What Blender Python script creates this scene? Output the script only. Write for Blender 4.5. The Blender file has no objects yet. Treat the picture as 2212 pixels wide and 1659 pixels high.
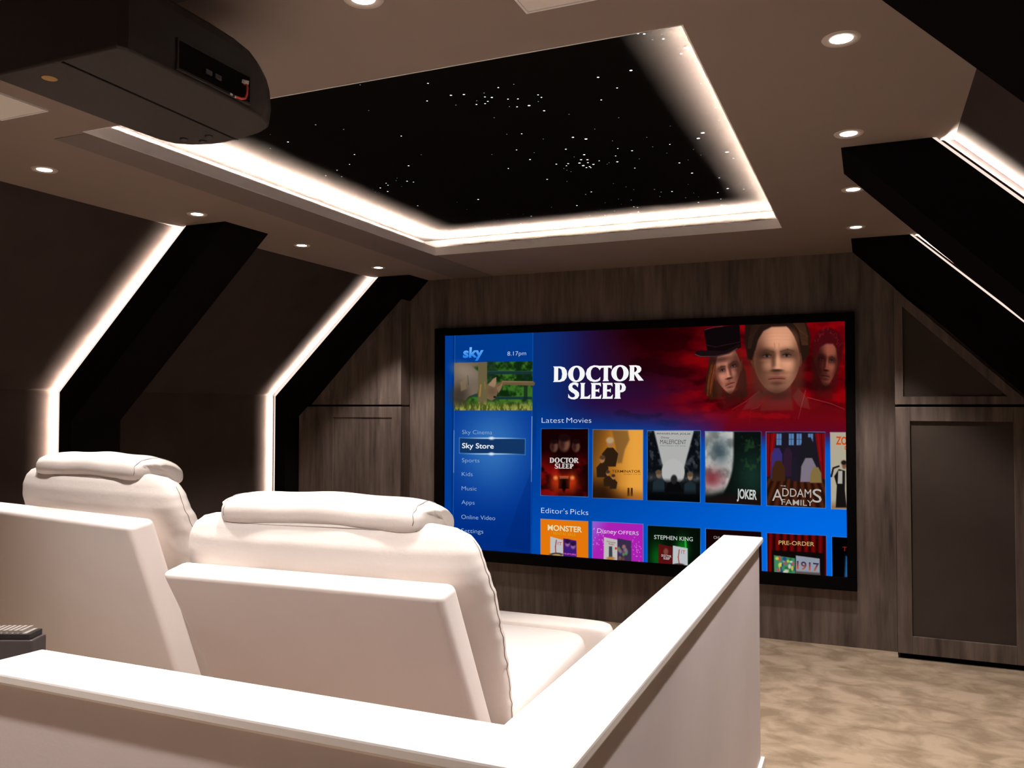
import bpy, bmesh, math, random
import numpy as np
from mathutils import Vector, Matrix

random.seed(7)
PI = math.pi
SC = bpy.context.scene
COL = SC.collection

# ------------------------------------------------------------------ camera
cam_data = bpy.data.cameras.new('camera')
cam_data.sensor_width = 36.0
cam_data.lens = 1810.9 / 2212.0 * 36.0
cam_data.clip_start = 0.02
cam = bpy.data.objects.new('camera', cam_data)
COL.objects.link(cam)
yaw, pitch, roll = math.radians(23.1168), math.radians(1.6291), math.radians(0.0706)
fwd = Vector((-math.sin(yaw) * math.cos(pitch), math.cos(yaw) * math.cos(pitch), math.sin(pitch)))
rgt = Vector((math.cos(yaw), math.sin(yaw), 0.0))
upv = rgt.cross(fwd)
r2 = math.cos(roll) * rgt + math.sin(roll) * upv
u2 = -math.sin(roll) * rgt + math.cos(roll) * upv
M = Matrix((r2, u2, -fwd)).transposed().to_4x4()
M.translation = Vector((0.0, 0.0, 1.36))
cam.matrix_world = M
SC.camera = cam

# ------------------------------------------------------------------ world, exposure
w = bpy.data.worlds.new('world')
w.use_nodes = True
w.node_tree.nodes['Background'].inputs[0].default_value = (0.012, 0.009, 0.008, 1)
w.node_tree.nodes['Background'].inputs[1].default_value = 1.0
SC.world = w
SC.view_settings.view_transform = 'Standard'
SC.view_settings.look = 'None'
SC.view_settings.exposure = 0.0
SC.view_settings.gamma = 1.0
SC.view_settings.use_curve_mapping = False
SC.cycles.max_bounces = 8
SC.cycles.diffuse_bounces = 5
SC.cycles.sample_clamp_indirect = 6.0

DOWNLIGHT_W = 82.0          # power of one downlight
DOWNLIGHT_COL = (1.0, 0.92, 0.87)
LED_RIB = 1350.0              # radiance of the wall strips
LED_COVE = 25000.0            # radiance of the cove tape, shining up at the panel
LED_COL = (1.0, 0.84, 0.72)

# ------------------------------------------------------------------ room measures
HC = 2.258                  # ceiling
YF, YB = 5.188, -1.3        # front wall, back wall
XL0, XL1 = -3.168, -4.030   # left wall: at the ceiling, at the knee
XR0, XR1 = 0.268, 1.130
ZK = 1.452                  # knee height
CX0, CX1, CY0, CY1 = -2.350, -0.395, 1.940, 4.345   # opening in the ceiling
ZLIP, ZPAN, CAV = 2.292, 2.379, 0.15


def lin(c):
    c = c / 255.0
    return c / 12.92 if c <= 0.04045 else ((c + 0.055) / 1.055) ** 2.4


def srgb(r, g, b):
    return (lin(r), lin(g), lin(b), 1.0)


# ------------------------------------------------------------------ materials
def new_mat(name):
    m = bpy.data.materials.new(name)
    m.use_nodes = True
    nt = m.node_tree
    return m, nt, nt.nodes['Principled BSDF']


def plain(name, col, rough=0.6, metal=0.0, noise=0.0, scale=30.0, bump=0.0, bscale=120.0, spec=None):
    m, nt, b = new_mat(name)
    b.inputs['Base Color'].default_value = (*col[:3], 1)
    b.inputs['Roughness'].default_value = rough
    b.inputs['Metallic'].default_value = metal
    if spec is not None:
        b.inputs['Specular IOR Level'].default_value = spec
    tc = nt.nodes.new('ShaderNodeTexCoord')
    if noise:
        n = nt.nodes.new('ShaderNodeTexNoise')
        n.inputs['Scale'].default_value = scale
        n.inputs['Detail'].default_value = 4
        nt.links.new(tc.outputs['Object'], n.inputs['Vector'])
        mr = nt.nodes.new('ShaderNodeMapRange')
        mr.inputs['To Min'].default_value = 1 - noise
        mr.inputs['To Max'].default_value = 1 + noise
        nt.links.new(n.outputs['Fac'], mr.inputs['Value'])
        mx = nt.nodes.new('ShaderNodeVectorMath')
        mx.operation = 'SCALE'
        mx.inputs[0].default_value = col[:3]
        nt.links.new(mr.outputs['Result'], mx.inputs['Scale'])
        nt.links.new(mx.outputs['Vector'], b.inputs['Base Color'])
    if bump:
        n2 = nt.nodes.new('ShaderNodeTexNoise')
        n2.inputs['Scale'].default_value = bscale
        n2.inputs['Detail'].default_value = 5
        nt.links.new(tc.outputs['Object'], n2.inputs['Vector'])
        bp = nt.nodes.new('ShaderNodeBump')
        bp.inputs['Strength'].default_value = bump
        bp.inputs['Distance'].default_value = 0.004
        nt.links.new(n2.outputs['Fac'], bp.inputs['Height'])
        nt.links.new(bp.outputs['Normal'], b.inputs['Normal'])
    return m


def glow(name, col, strength):
    m = bpy.data.materials.new(name)
    m.use_nodes = True
    nt = m.node_tree
    nt.nodes.clear()
    out = nt.nodes.new('ShaderNodeOutputMaterial')
    e = nt.nodes.new('ShaderNodeEmission')
    e.inputs['Color'].default_value = (*col[:3], 1)
    e.inputs['Strength'].default_value = strength
    nt.links.new(e.outputs[0], out.inputs['Surface'])
    return m


def streaked(name, dark, light):
    """dark wall covering with soft vertical streaks"""
    m, nt, b = new_mat(name)
    tc = nt.nodes.new('ShaderNodeTexCoord')
    mp = nt.nodes.new('ShaderNodeMapping')
    mp.inputs['Scale'].default_value = (7.0, 7.0, 0.75)
    nt.links.new(tc.outputs['Object'], mp.inputs['Vector'])
    n = nt.nodes.new('ShaderNodeTexNoise')
    n.inputs['Scale'].default_value = 1.5
    n.inputs['Detail'].default_value = 6
    n.inputs['Roughness'].default_value = 0.62
    nt.links.new(mp.outputs[0], n.inputs['Vector'])
    mp2 = nt.nodes.new('ShaderNodeMapping')
    mp2.inputs['Scale'].default_value = (26.0, 26.0, 2.5)
    nt.links.new(tc.outputs['Object'], mp2.inputs['Vector'])
    n2 = nt.nodes.new('ShaderNodeTexNoise')
    n2.inputs['Scale'].default_value = 1.5
    n2.inputs['Detail'].default_value = 5
    nt.links.new(mp2.outputs[0], n2.inputs['Vector'])
    ad = nt.nodes.new('ShaderNodeMix')
    ad.data_type = 'FLOAT'
    ad.inputs[0].default_value = 0.35
    nt.links.new(n.outputs['Fac'], ad.inputs[2])
    nt.links.new(n2.outputs['Fac'], ad.inputs[3])
    cr = nt.nodes.new('ShaderNodeValToRGB')
    cr.color_ramp.elements[0].position = 0.36
    cr.color_ramp.elements[0].color = (*dark, 1)
    cr.color_ramp.elements[1].position = 0.66
    cr.color_ramp.elements[1].color = (*light, 1)
    nt.links.new(ad.outputs[0], cr.inputs['Fac'])
    nt.links.new(cr.outputs['Color'], b.inputs['Base Color'])
    b.inputs['Roughness'].default_value = 0.55
    b.inputs['Specular IOR Level'].default_value = 0.25
    return m


def carpet_mat():
    m, nt, b = new_mat('mottled_carpet')
    tc = nt.nodes.new('ShaderNodeTexCoord')
    mp = nt.nodes.new('ShaderNodeMapping')
    mp.inputs['Rotation'].default_value = (0, 0, math.radians(35))
    mp.inputs['Scale'].default_value = (6.0, 8.2, 1.0)
    nt.links.new(tc.outputs['Object'], mp.inputs['Vector'])
    n = nt.nodes.new('ShaderNodeTexNoise')
    n.inputs['Scale'].default_value = 1.0
    n.inputs['Detail'].default_value = 4.5
    n.inputs['Roughness'].default_value = 0.55
    n.inputs['Distortion'].default_value = 0.5
    nt.links.new(mp.outputs[0], n.inputs['Vector'])
    cr = nt.nodes.new('ShaderNodeValToRGB')
    cr.color_ramp.elements[0].position = 0.38
    cr.color_ramp.elements[0].color = (0.285, 0.210, 0.138, 1)
    cr.color_ramp.elements[1].position = 0.61
    cr.color_ramp.elements[1].color = (0.465, 0.35, 0.245, 1)
    nt.links.new(n.outputs['Fac'], cr.inputs['Fac'])
    nf = nt.nodes.new('ShaderNodeTexNoise')
    nf.inputs['Scale'].default_value = 260
    nf.inputs['Detail'].default_value = 3
    nt.links.new(tc.outputs['Object'], nf.inputs['Vector'])
    mr = nt.nodes.new('ShaderNodeMapRange')
    mr.inputs['To Min'].default_value = 0.85
    mr.inputs['To Max'].default_value = 1.15
    nt.links.new(nf.outputs['Fac'], mr.inputs['Value'])
    vm = nt.nodes.new('ShaderNodeVectorMath')
    vm.operation = 'SCALE'
    nt.links.new(cr.outputs['Color'], vm.inputs[0])
    nt.links.new(mr.outputs['Result'], vm.inputs['Scale'])
    nt.links.new(vm.outputs['Vector'], b.inputs['Base Color'])
    bp = nt.nodes.new('ShaderNodeBump')
    bp.inputs['Strength'].default_value = 0.5
    bp.inputs['Distance'].default_value = 0.006
    nt.links.new(nf.outputs['Fac'], bp.inputs['Height'])
    nt.links.new(bp.outputs['Normal'], b.inputs['Normal'])
    b.inputs['Roughness'].default_value = 0.95
    b.inputs['Specular IOR Level'].default_value = 0.1
    return m


MAT = {
    'ceiling': plain('ceiling_paint', (0.215, 0.160, 0.126), 0.8, noise=0.04, scale=8),
    'ceiling_shade': plain('ceiling_shade_paint', (0.145, 0.111, 0.094), 0.8),  # ceiling colour darkened to paint in a band of shade
    'side_wall': plain('dark_brown_suede', (0.042, 0.030, 0.026), 0.85, noise=0.25, scale=5, spec=0.04),
    'front': streaked('streaked_wall_covering', (0.062, 0.044, 0.037), (0.195, 0.147, 0.122)),
    'acoustic': plain('acoustic_cloth', (0.060, 0.045, 0.038), 0.9, noise=0.2, scale=6, spec=0.1),
    'velvet': plain('black_velvet', (0.006, 0.005, 0.005), 0.95, spec=0.0, noise=0.2, scale=40),
    'void': plain('black_gap', (0.004, 0.003, 0.003), 0.9, spec=0.05),
    'carpet': carpet_mat(),
    'cream_paint': plain('cream_wall_paint', (0.66, 0.585, 0.585), 0.7, noise=0.03, scale=14, bump=0.05, bscale=160),
    'white_wood': plain('white_painted_wood', (0.84, 0.81, 0.79), 0.38, bump=0.03, bscale=60),
    'leather': plain('cream_leather', (0.84, 0.77, 0.72), 0.45, noise=0.04, scale=9, bump=0.16, bscale=70),
    'leather_smooth': plain('smooth_cream_leather', (0.86, 0.79, 0.75), 0.5, noise=0.03, scale=7, bump=0.05, bscale=180),
    'thread': plain('seam_thread', (0.34, 0.29, 0.26), 0.8, noise=0.2, scale=200),
    'star_cloth': plain('black_star_cloth', (0.0055, 0.0048, 0.0044), 0.95, noise=0.10, scale=35, spec=0.0),
    'recess': plain('dark_recess_paint', (0.016, 0.014, 0.013), 0.95, spec=0.0, noise=0.03, scale=20),
    'star': glow('star_point', (0.85, 0.93, 1.0), 3.0),
    'faint_star': glow('faint_star_point', (0.75, 0.85, 1.0), 0.55),
    'lamp': glow('downlight_lamp', (1.0, 0.95, 0.88), 14.0),
    'bezel': plain('downlight_bezel', (0.55, 0.47, 0.40), 0.4, noise=0.02, scale=50),
    'led_rib': glow('led_tape', LED_COL, LED_RIB),
    'led_cove': glow('led_cove_tape', LED_COL, LED_COVE),
    'lit_edge': glow('lit_edge_glow', LED_COL, 0.95),  # emission painting light on the edge of the rib covers
    'white_plaster': plain('white_plaster', (0.88, 0.84, 0.82), 0.7, noise=0.03, scale=20),
    'grille': plain('speaker_grille', (0.86, 0.80, 0.74), 0.6, noise=0.08, scale=400),
    'proj': plain('matt_black_plastic', (0.020, 0.0145, 0.011), 0.6, noise=0.15, scale=60, spec=0.2),
    'proj_dark': plain('gloss_black_plastic', (0.010, 0.009, 0.009), 0.35, noise=0.1, scale=80),
    'red_cable': plain('red_cable', (0.75, 0.05, 0.03), 0.4, noise=0.05, scale=90),
    'white_plug': plain('white_plug', (0.85, 0.84, 0.82), 0.35, noise=0.03, scale=90),
    'amber': plain('amber_sticker', (0.32, 0.17, 0.03), 0.5, noise=0.1, scale=120),
    'glass': plain('lens_glass', (0.02, 0.02, 0.03), 0.05, noise=0.05, scale=60),
    'frame': plain('black_flocked_frame', (0.004, 0.0035, 0.0035), 0.95, noise=0.2, scale=90, spec=0.02),
    'box': plain('dark_grey_casing', (0.045, 0.036, 0.036), 0.45, noise=0.1, scale=60),
    'box_rib': plain('grey_ribbed_vent', (0.22, 0.19, 0.17), 0.5, noise=0.15, scale=80),
}


# ------------------------------------------------------------------ mesh helpers
class MB:
    def __init__(self):
        self.v, self.f = [], []

    def add(self, vs, fs):
        o = len(self.v)
        self.v += [tuple(p) for p in vs]
        self.f += [tuple(i + o for i in q) for q in fs]
        return self

    def box(self, x0, x1, y0, y1, z0, z1):
        return self.add([(x0, y0, z0), (x1, y0, z0), (x1, y1, z0), (x0, y1, z0), (x0, y0, z1), (x1, y0, z1), (x1, y1, z1), (x0, y1, z1)],
                        [(0, 3, 2, 1), (4, 5, 6, 7), (0, 1, 5, 4), (1, 2, 6, 5), (2, 3, 7, 6), (3, 0, 4, 7)])

    def prism(self, poly, a, b, axis='y'):
        """poly of (p, q) swept along an axis from a to b; y: (x, z), z: (x, y), x: (y, z)"""
        def P(p, q, t):
            return (p, t, q) if axis == 'y' else ((p, q, t) if axis == 'z' else (t, p, q))
        n = len(poly)
        vs = [P(p, q, a) for p, q in poly] + [P(p, q, b) for p, q in poly]
        fs = [tuple(range(n)), tuple(range(2 * n - 1, n - 1, -1))]
        fs += [(i, i + n, (i + 1) % n + n, (i + 1) % n) for i in range(n)]
        return self.add(vs, fs)

    def loft(self, rings, cap0=True, cap1=True):
        n = len(rings[0])
        vs = [p for r in rings for p in r]
        fs = []
        for k in range(len(rings) - 1):
            for i in range(n):
                j = (i + 1) % n
                fs.append((k * n + i, k * n + j, (k + 1) * n + j, (k + 1) * n + i))
        if cap0:
            fs.append(tuple(range(n - 1, -1, -1)))
        if cap1:
            fs.append(tuple((len(rings) - 1) * n + i for i in range(n)))
        return self.add(vs, fs)

    def tube(self, pts, r, n=8):
        pts = [Vector(p) for p in pts]
        rings = []
        for k, p in enumerate(pts):
            d = (pts[min(k + 1, len(pts) - 1)] - pts[max(k - 1, 0)]).normalized()
            a = d.cross(Vector((0, 0, 1)))
            if a.length < 1e-3:
                a = d.cross(Vector((1, 0, 0)))
            a.normalize()
            b = d.cross(a)
            rings.append([tuple(p + r * (math.cos(2 * PI * i / n) * a + math.sin(2 * PI * i / n) * b)) for i in range(n)])
        return self.loft(rings)

    def lathe(self, prof, n=32, c=(0, 0, 0), cap0=False, cap1=False):
        rings = [[(c[0] + r * math.cos(2 * PI * i / n), c[1] + r * math.sin(2 * PI * i / n), c[2] + z) for i in range(n)] for r, z in prof]
        return self.loft(rings, cap0, cap1)

    def disc(self, c, r, n=12):
        return self.add([(c[0] + r * math.cos(2 * PI * i / n), c[1] + r * math.sin(2 * PI * i / n), c[2]) for i in range(n)], [tuple(range(n - 1, -1, -1))])

    def build(self, name, mat, parent=None, smooth=False, bevel=0.0, seg=2, sub=0):
        me = bpy.data.meshes.new(name)
        me.from_pydata(self.v, [], self.f)
        bm = bmesh.new()
        bm.from_mesh(me)
        bmesh.ops.recalc_face_normals(bm, faces=bm.faces)
        bm.to_mesh(me)
        bm.free()
        me.materials.append(mat)
        o = bpy.data.objects.new(name, me)
        COL.objects.link(o)
        if parent is not None:
            o.parent = parent
        if bevel:
            bv = o.modifiers.new('bevel', 'BEVEL')
            bv.width = bevel
            bv.segments = seg
            bv.limit_method = 'ANGLE'
            bv.angle_limit = math.radians(40)
        if sub:
            s = o.modifiers.new('sub', 'SUBSURF')
            s.levels = sub
            s.render_levels = sub
        if smooth or sub:
            for p in me.polygons:
                p.use_smooth = True
        return o


def tag(o, label, cat, group=None):
    o['label'] = label
    o['category'] = cat
    if group:
        o['group'] = group
    return o


def thing(name, label, cat, loc=(0, 0, 0), rz=0.0, group=None):
    o = bpy.data.objects.new(name, None)
    o.empty_display_size = 0.1
    COL.objects.link(o)
    o.location = loc
    o.rotation_euler = (0, 0, rz)
    return tag(o, label, cat, group)


def struct(o):
    o['kind'] = 'structure'
    return o


def copy_thing(o, label, loc=None, rz=None, parent=None):
    c = o.copy()
    COL.objects.link(c)
    if parent is not None:
        c.parent = parent
    if label:
        c['label'] = label
    if loc is not None:
        c.location = loc
    if rz is not None:
        c.rotation_euler = (0, 0, rz)
    for ch in list(o.children):
        copy_thing(ch, None, parent=c)
    return c


# ------------------------------------------------------------------ the room shell
struct(MB().box(-4.2, 1.3, YB - 0.1, YF + 0.1, -0.1, 0.0).build('floor', MAT['carpet']))
cm = MB()
for x0, x1, y0, y1 in ((XL0 - 0.02, CX0, YB, YF), (CX1, XR0 + 0.02, YB, YF), (CX0, CX1, YB, CY0), (CX0, CX1, CY1, YF)):
    cm.box(x0, x1, y0, y1, HC, ZLIP)
struct(cm.build('ceiling', MAT['ceiling']))
t = 0.1
struct(MB().prism([(XL0, HC), (XL1, ZK), (XL1, 0), (XL1 - t, 0), (XL1 - t, ZK + 0.05), (XL0 - t, HC + 0.05)], YB, YF).build('wall_left', MAT['side_wall']))
struct(MB().prism([(XR0, HC), (XR1, ZK), (XR1, 0), (XR1 + t, 0), (XR1 + t, ZK + 0.05), (XR0 + t, HC + 0.05)], YB, YF).build('wall_right', MAT['side_wall']))
pent = [(XL0, HC), (XR0, HC), (XR1, ZK), (XR1, 0), (XL1, 0), (XL1, ZK)]
struct(MB().prism(pent, YF, YF + 0.1).build('wall_front', MAT['front']))
struct(MB().prism(pent, YB - 0.1, YB).build('wall_back', MAT['cream_paint']))  # unseen wall, made pale to bounce soft light onto the seats
# thin strip with shade painted into its colour, left of the opening
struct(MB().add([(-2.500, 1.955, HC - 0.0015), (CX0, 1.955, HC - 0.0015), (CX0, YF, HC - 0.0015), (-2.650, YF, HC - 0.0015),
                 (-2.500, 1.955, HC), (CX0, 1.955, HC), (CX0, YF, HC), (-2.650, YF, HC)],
                [(0, 3, 2, 1), (4, 5, 6, 7), (0, 1, 5, 4), (1, 2, 6, 5), (2, 3, 7, 6), (3, 0, 4, 7)]).build('ceiling_shade_band', MAT['ceiling_shade']))
# white lining inside the opening and the recess above it
lm = MB()
e = 0.003
for x0, x1, y0, y1 in ((CX0 - 0.001, CX0 + e, CY0, CY1), (CX1 - e, CX1 + 0.001, CY0, CY1), (CX0 + e, CX1 - e, CY0 - 0.001, CY0 + e), (CX0 + e, CX1 - e, CY1 - e, CY1 + 0.001)):
    lm.box(x0, x1, y0, y1, HC - 0.001, ZLIP + 0.012)
struct(lm.build('trim_2', MAT['white_plaster']))
lm = MB()
for x0, x1, y0, y1 in ((CX0 - CAV - 0.01, CX0 - CAV, CY0 - CAV, CY1 + CAV), (CX1 + CAV, CX1 + CAV + 0.01, CY0 - CAV, CY1 + CAV),
                       (CX0 - CAV, CX1 + CAV, CY0 - CAV - 0.01, CY0 - CAV), (CX0 - CAV, CX1 + CAV, CY1 + CAV, CY1 + CAV + 0.01)):
    lm.box(x0, x1, y0, y1, ZLIP, ZPAN)
struct(lm.build('trim_3', MAT['recess']))

# ------------------------------------------------------------------ star ceiling
sp = thing('star_ceiling_panel', 'black starlit panel recessed in the ceiling above the seats', 'star ceiling', ((CX0 + CX1) / 2, (CY0 + CY1) / 2, ZPAN))
ox, oy = (CX0 + CX1) / 2, (CY0 + CY1) / 2
hx, hy = (CX1 - CX0) / 2 + CAV, (CY1 - CY0) / 2 + CAV
MB().box(-hx, hx, -hy, hy, 0, 0.012).build('panel', MAT['star_cloth'], sp)
STARS = [(-1469,2218,1),(-1266,2291,2),(-1342,2423,2),(-1570,2424,1),(-1761,2554,1),(-1897,2827,2),(-1993,2934,2),(-2092,2986,2),(-2187,3038,2),(-2132,3079,2),(-1606,2702,2),(-1776,3049,3),(-1651,2934,1),(-1904,3256,3),(-1885,3280,2),(-1919,3194,1),(-1944,3228,1),(-2008,3247,2),(-2019,3281,2),(-2077,3308,3),(-2079,3376,3),(-2121,3314,1),(-2139,3364,1),(-2131,3384,1),(-1973,3324,1),(-2087,3675,3),(-1751,3678,4),(-1871,3686,1),(-1894,3843,1),(-1246,2409,3),(-1204,2419,3),(-1271,2494,1),(-1205,2516,2),(-1189,2485,1),(-1150,2465,2),(-1138,2433,1),(-1158,2505,2),(-1175,2520,2),(-1131,2478,3),(-1077,2409,2),(-1088,2512,2),(-1057,2523,2),(-1021,2403,1),(-1088,2589,2),(-1046,2594,4),(-1111,2577,1),(-983,2516,2),(-981,2541,2),(-1004,2572,1),(-1017,2660,3),(-1203,2656,1),(-950,2726,1),(-760,2453,3),(-653,2441,4),(-730,2559,2),(-807,2639,2),(-801,2826,1),(-914,2908,1),(-653,2983,1),(-1180,2853,2),(-1233,2836,1),(-1128,2941,1),(-1018,2966,4),(-979,3004,5),(-1273,3025,2),(-1222,3085,1),(-1272,3165,3),(-1405,3249,2),(-1388,3042,1),(-1091,3093,3),(-1313,3472,3),(-1243,3539,1),(-1047,3189,4),(-1080,3249,4),(-1101,3291,4),(-1098,3332,5),(-1056,3259,4),(-1067,3299,3),(-1053,3331,4),(-1078,3357,3),(-1095,3366,3),(-1078,3373,2),(-1195,3268,3),(-1147,3281,3),(-1164,3307,2),(-1187,3341,1),(-1184,3369,1),(-1175,3397,1),(-1094,3202,1),(-1016,3292,2),(-999,3350,1),(-986,3333,1),(-951,3335,4),(-935,3254,2),(-900,3163,2),(-856,3213,3),(-893,3065,1),(-908,3452,2),(-857,3330,1),(-762,3074,1),(-701,3192,2),(-769,3195,1),(-736,3296,1),(-629,3291,1),(-616,3377,1),(-676,3423,1),(-718,3450,3),(-699,3623,4),(-559,3105,7),(-586,3162,6),(-513,3378,7),(-502,3474,3),(-597,3944,6),(-603,3745,3),(-530,3984,3),(-539,3882,1),(-651,3999,3),(-658,4129,3),(-675,4255,3),(-698,4361,2),(-639,4337,2),(-576,4349,2),(-559,4385,2),(-511,4449,2),(-474,4220,2),(-478,4342,1),(-474,4065,1),(-846,3896,3),(-896,3887,2),(-920,3966,2),(-913,3827,2),(-811,4039,2),(-771,4154,3),(-751,4046,1),(-753,4217,1),(-751,3800,1),(-757,3963,1),(-1237,3790,2),(-1198,3756,3),(-1061,3654,1),(-1023,3732,1),(-1003,3793,1),(-1346,3982,3),(-1065,3980,2),(-1089,4118,3),(-1075,4139,3),(-1095,4234,3),(-1144,4259,3),(-1133,4043,1),(-1117,3936,1),(-1199,3983,1),(-1264,4118,1),(-1299,4153,1),(-1354,4217,1),(-1206,4172,2),(-1217,4333,3),(-1300,4408,1),(-1279,4244,1),(-1195,4408,1),(-1111,4373,2),(-1098,4399,2),(-1645,4111,3),(-1848,4133,1),(-1859,4096,1),(-2022,4208,1),(-1766,4257,1),(-1742,4023,1),(-1667,4054,1),(-1477,3969,1),(-468,2199,4),(-570,2205,3),(-555,2214,3),(-543,2258,2),(-512,2236,2),(-514,2265,3),(-467,2346,6),(-489,2381,3),(-478,2626,1),(-470,2861,2),(-482,2993,1),(-934,4441,1),(-835,4415,1),(-730,4501,1),(-2042,2593,3),(-2157,2631,2),(-2047,2496,1),(-1826,2473,2),(-1762,2554,1),(-2539,3109,2),(-2358,3176,2),(-2362,3210,2)]
order = sorted(STARS, key=lambda s: -s[2])
faint = MB()
for i, (x, y, k) in enumerate(order):
    r = 0.0009 * (1.0 + k)
    p = (x / 1000 - ox, y / 1000 - oy, -0.001)
    if i < 98:
        MB().disc(p, r).build('star', MAT['star'], sp)
    else:
        faint.disc(p, r * 1.1)
fo = faint.build('faint_stars', MAT['faint_star'], sp)
fo['kind'] = 'stuff'

# cove light lying on the ledge round the opening
cv = thing('cove_light', 'white LED cove strip glowing round the star ceiling opening', 'led strip', (ox, oy, ZLIP))
gap, wd = 0.022, 0.012
ch, tp = MB(), MB()
ax, ay = (CX1 - CX0) / 2 + gap, (CY1 - CY0) / 2 + gap
for x0, x1, y0, y1 in ((-ax - wd, -ax, -ay, ay), (ax, ax + wd, -ay, ay), (-ax - wd, ax + wd, -ay - wd, -ay), (-ax - wd, ax + wd, ay, ay + wd)):
    ch.box(x0, x1, y0, y1, 0.0, 0.0120)
    c0, c1, d0, d1 = (x0 + 0.001, x1 - 0.001, y0 + 0.0125, y1 - 0.0125) if y1 - y0 > 1 and x1 - x0 < 1 else (x0 + 0.0125, x1 - 0.0125, y0 + 0.001, y1 - 0.001)
    if x1 - x0 < 1:
        ch.box(x0, x0 + 0.001, y0, y1, 0.012, 0.0150)
        ch.box(x1 - 0.001, x1, y0, y1, 0.012, 0.0150)
    else:
        ch.box(x0, x1, y0, y0 + 0.001, 0.012, 0.0150)
        ch.box(x0, x1, y1 - 0.001, y1, 0.012, 0.0150)
    tp.add([(c0, d0, 0.0122), (c1, d0, 0.0122), (c1, d1, 0.0122), (c0, d1, 0.0122)], [(0, 1, 2, 3)])
ch.build('channel', MAT['velvet'], cv)
tpo = tp.build('led_tape', MAT['led_cove'], cv)

# ------------------------------------------------------------------ wall ribs with light strips
def rib(y0, y1, side, label, far_core=True):
    """side -1: left wall, +1: right wall (x measured from the ceiling edge towards the room)"""
    cxm = (XL0 + XR0) / 2

    def X(x):                                   # the left profile, mirrored for the right wall
        return x if side < 0 else 2 * cxm - x
    wall = [(X(XL0), HC), (X(XL1), ZK), (X(XL1), 0.0)]
    back = [(X(-3.098), HC), (X(-3.962), 1.440), (X(-3.962), 0.0)]
    front = [(-2.853, HC), (-3.872, 1.288), (-3.872, 0.0)] if side < 0 else [(-0.083, HC), (0.932, 1.243), (0.932, 0.0)]
    g = 'light ribs on the sloping walls'
    r = thing('wall_rib', label, 'wall rib', ((back[1][0] + front[1][0]) / 2, (y0 + y1) / 2, 0), 0, g)
    dx, dy = r.location.x, r.location.y
    L = lambda ps: [(p - dx, q) for p, q in ps]
    MB().prism(L(back + front[::-1]), y0 - dy, y1 - dy).build('cover', MAT['velvet'], r)
    MB().prism(L(wall + back[::-1]), y0 + 0.05 - dy, y1 - 0.004 - dy).build('core', MAT['velvet'], r)
    # light tape on the hidden near edge of the core, close to the wall and turned towards it
    def along(off, z_shift=0.0):
        """a line parallel to the wall profile, off metres into the room"""
        n_ = Vector((wall[1][0] - wall[0][0], wall[1][1] - wall[0][1])).normalized()
        px_, pz_ = (-n_.y, n_.x) if side < 0 else (n_.y, -n_.x)     # into the room
        if pz_ > 0:
            px_, pz_ = -px_, -pz_
        a_ = (wall[0][0] + px_ * off, wall[0][1] + pz_ * off)
        s0 = (HC - 0.004 - a_[1]) / n_.y
        s1 = (wall[1][0] - side * off - a_[0]) / n_.x
        k0 = (a_[0] + n_.x * s0, a_[1] + n_.y * s0)
        k1 = (a_[0] + n_.x * s1, a_[1] + n_.y * s1)
        return [k0, k1, (k1[0], 0.02)]
    yt0, yt1 = y0 + 0.030, y0 + 0.048
    hm = MB()
    hm.prism(L(along(0.0287) + along(0.036)[::-1]), yt0 - dy, yt1 + 0.004 - dy)
    hm.prism(L(along(0.0260) + along(0.036)[::-1]), yt0 - 0.001 - dy, yt0 - dy)
    hm.prism(L(along(0.0260) + along(0.036)[::-1]), yt1 - dy, yt1 + 0.001 - dy)
    hm.build('tape_holder', MAT['velvet'], r)
    lp = L(along(0.0285))
    o = MB().add([(lp[i][0], y_ - dy, lp[i][1]) for i in range(3) for y_ in (yt0, yt1)], [(0, 1, 3, 2), (2, 3, 5, 4)]).build('led_tape', MAT['led_rib'], r)
    ep = L(back)
    e2 = L([(back[0][0] + side * 0.013, back[0][1] - 0.001), (back[1][0] + side * 0.013, back[1][1] + 0.006), (back[2][0] + side * 0.013, 0.0)])
    MB().prism(ep + e2[::-1], y0 + 0.001 - dy, y0 + 0.022 - dy).build('lit_cover_edge', MAT['lit_edge'], r)  # no lamp: glows to paint strip light on the cover's back edge
    o['label'] = 'glowing white light strip'
    return r


rib(3.155, 3.470, -1, 'black sloping rib on the left wall nearest the seats, edged with light')
rib(4.915, 5.184, -1, 'black sloping rib on the left wall in the front corner, edged with light')
rib(3.080, 3.430, 1, 'black sloping rib on the right wall, middle one of three, edged with light')
rib(4.765, 5.184, 1, 'black sloping rib on the right wall in the front corner, edged with light')
rib(1.385, 1.745, 1, 'black sloping rib at the top right corner of the photo, nearest the viewer')

# ------------------------------------------------------------------ downlights
def make_downlight():
    r = thing('downlight', '', 'downlight', (0, 0, HC), 0, 'ceiling downlights')
    MB().lathe([(0.024, 0.012), (0.027, -0.001), (0.043, -0.004), (0.046, 0.0)], 32).build('bezel', MAT['bezel'], r, smooth=True)
    MB().disc((0, 0, -0.0015), 0.0265, 24).build('lamp', MAT['lamp'], r)
    ld = bpy.data.lights.new('downlight_beam', 'SPOT')
    ld.energy = DOWNLIGHT_W
    ld.color = DOWNLIGHT_COL
    ld.spot_size = math.radians(88)
    ld.spot_blend = 0.45
    ld.shadow_soft_size = 0.028
    lo = bpy.data.objects.new('downlight_beam', ld)
    COL.objects.link(lo)
    lo.location = (0, 0, -0.03)
    lo.parent = r
    return r


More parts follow.
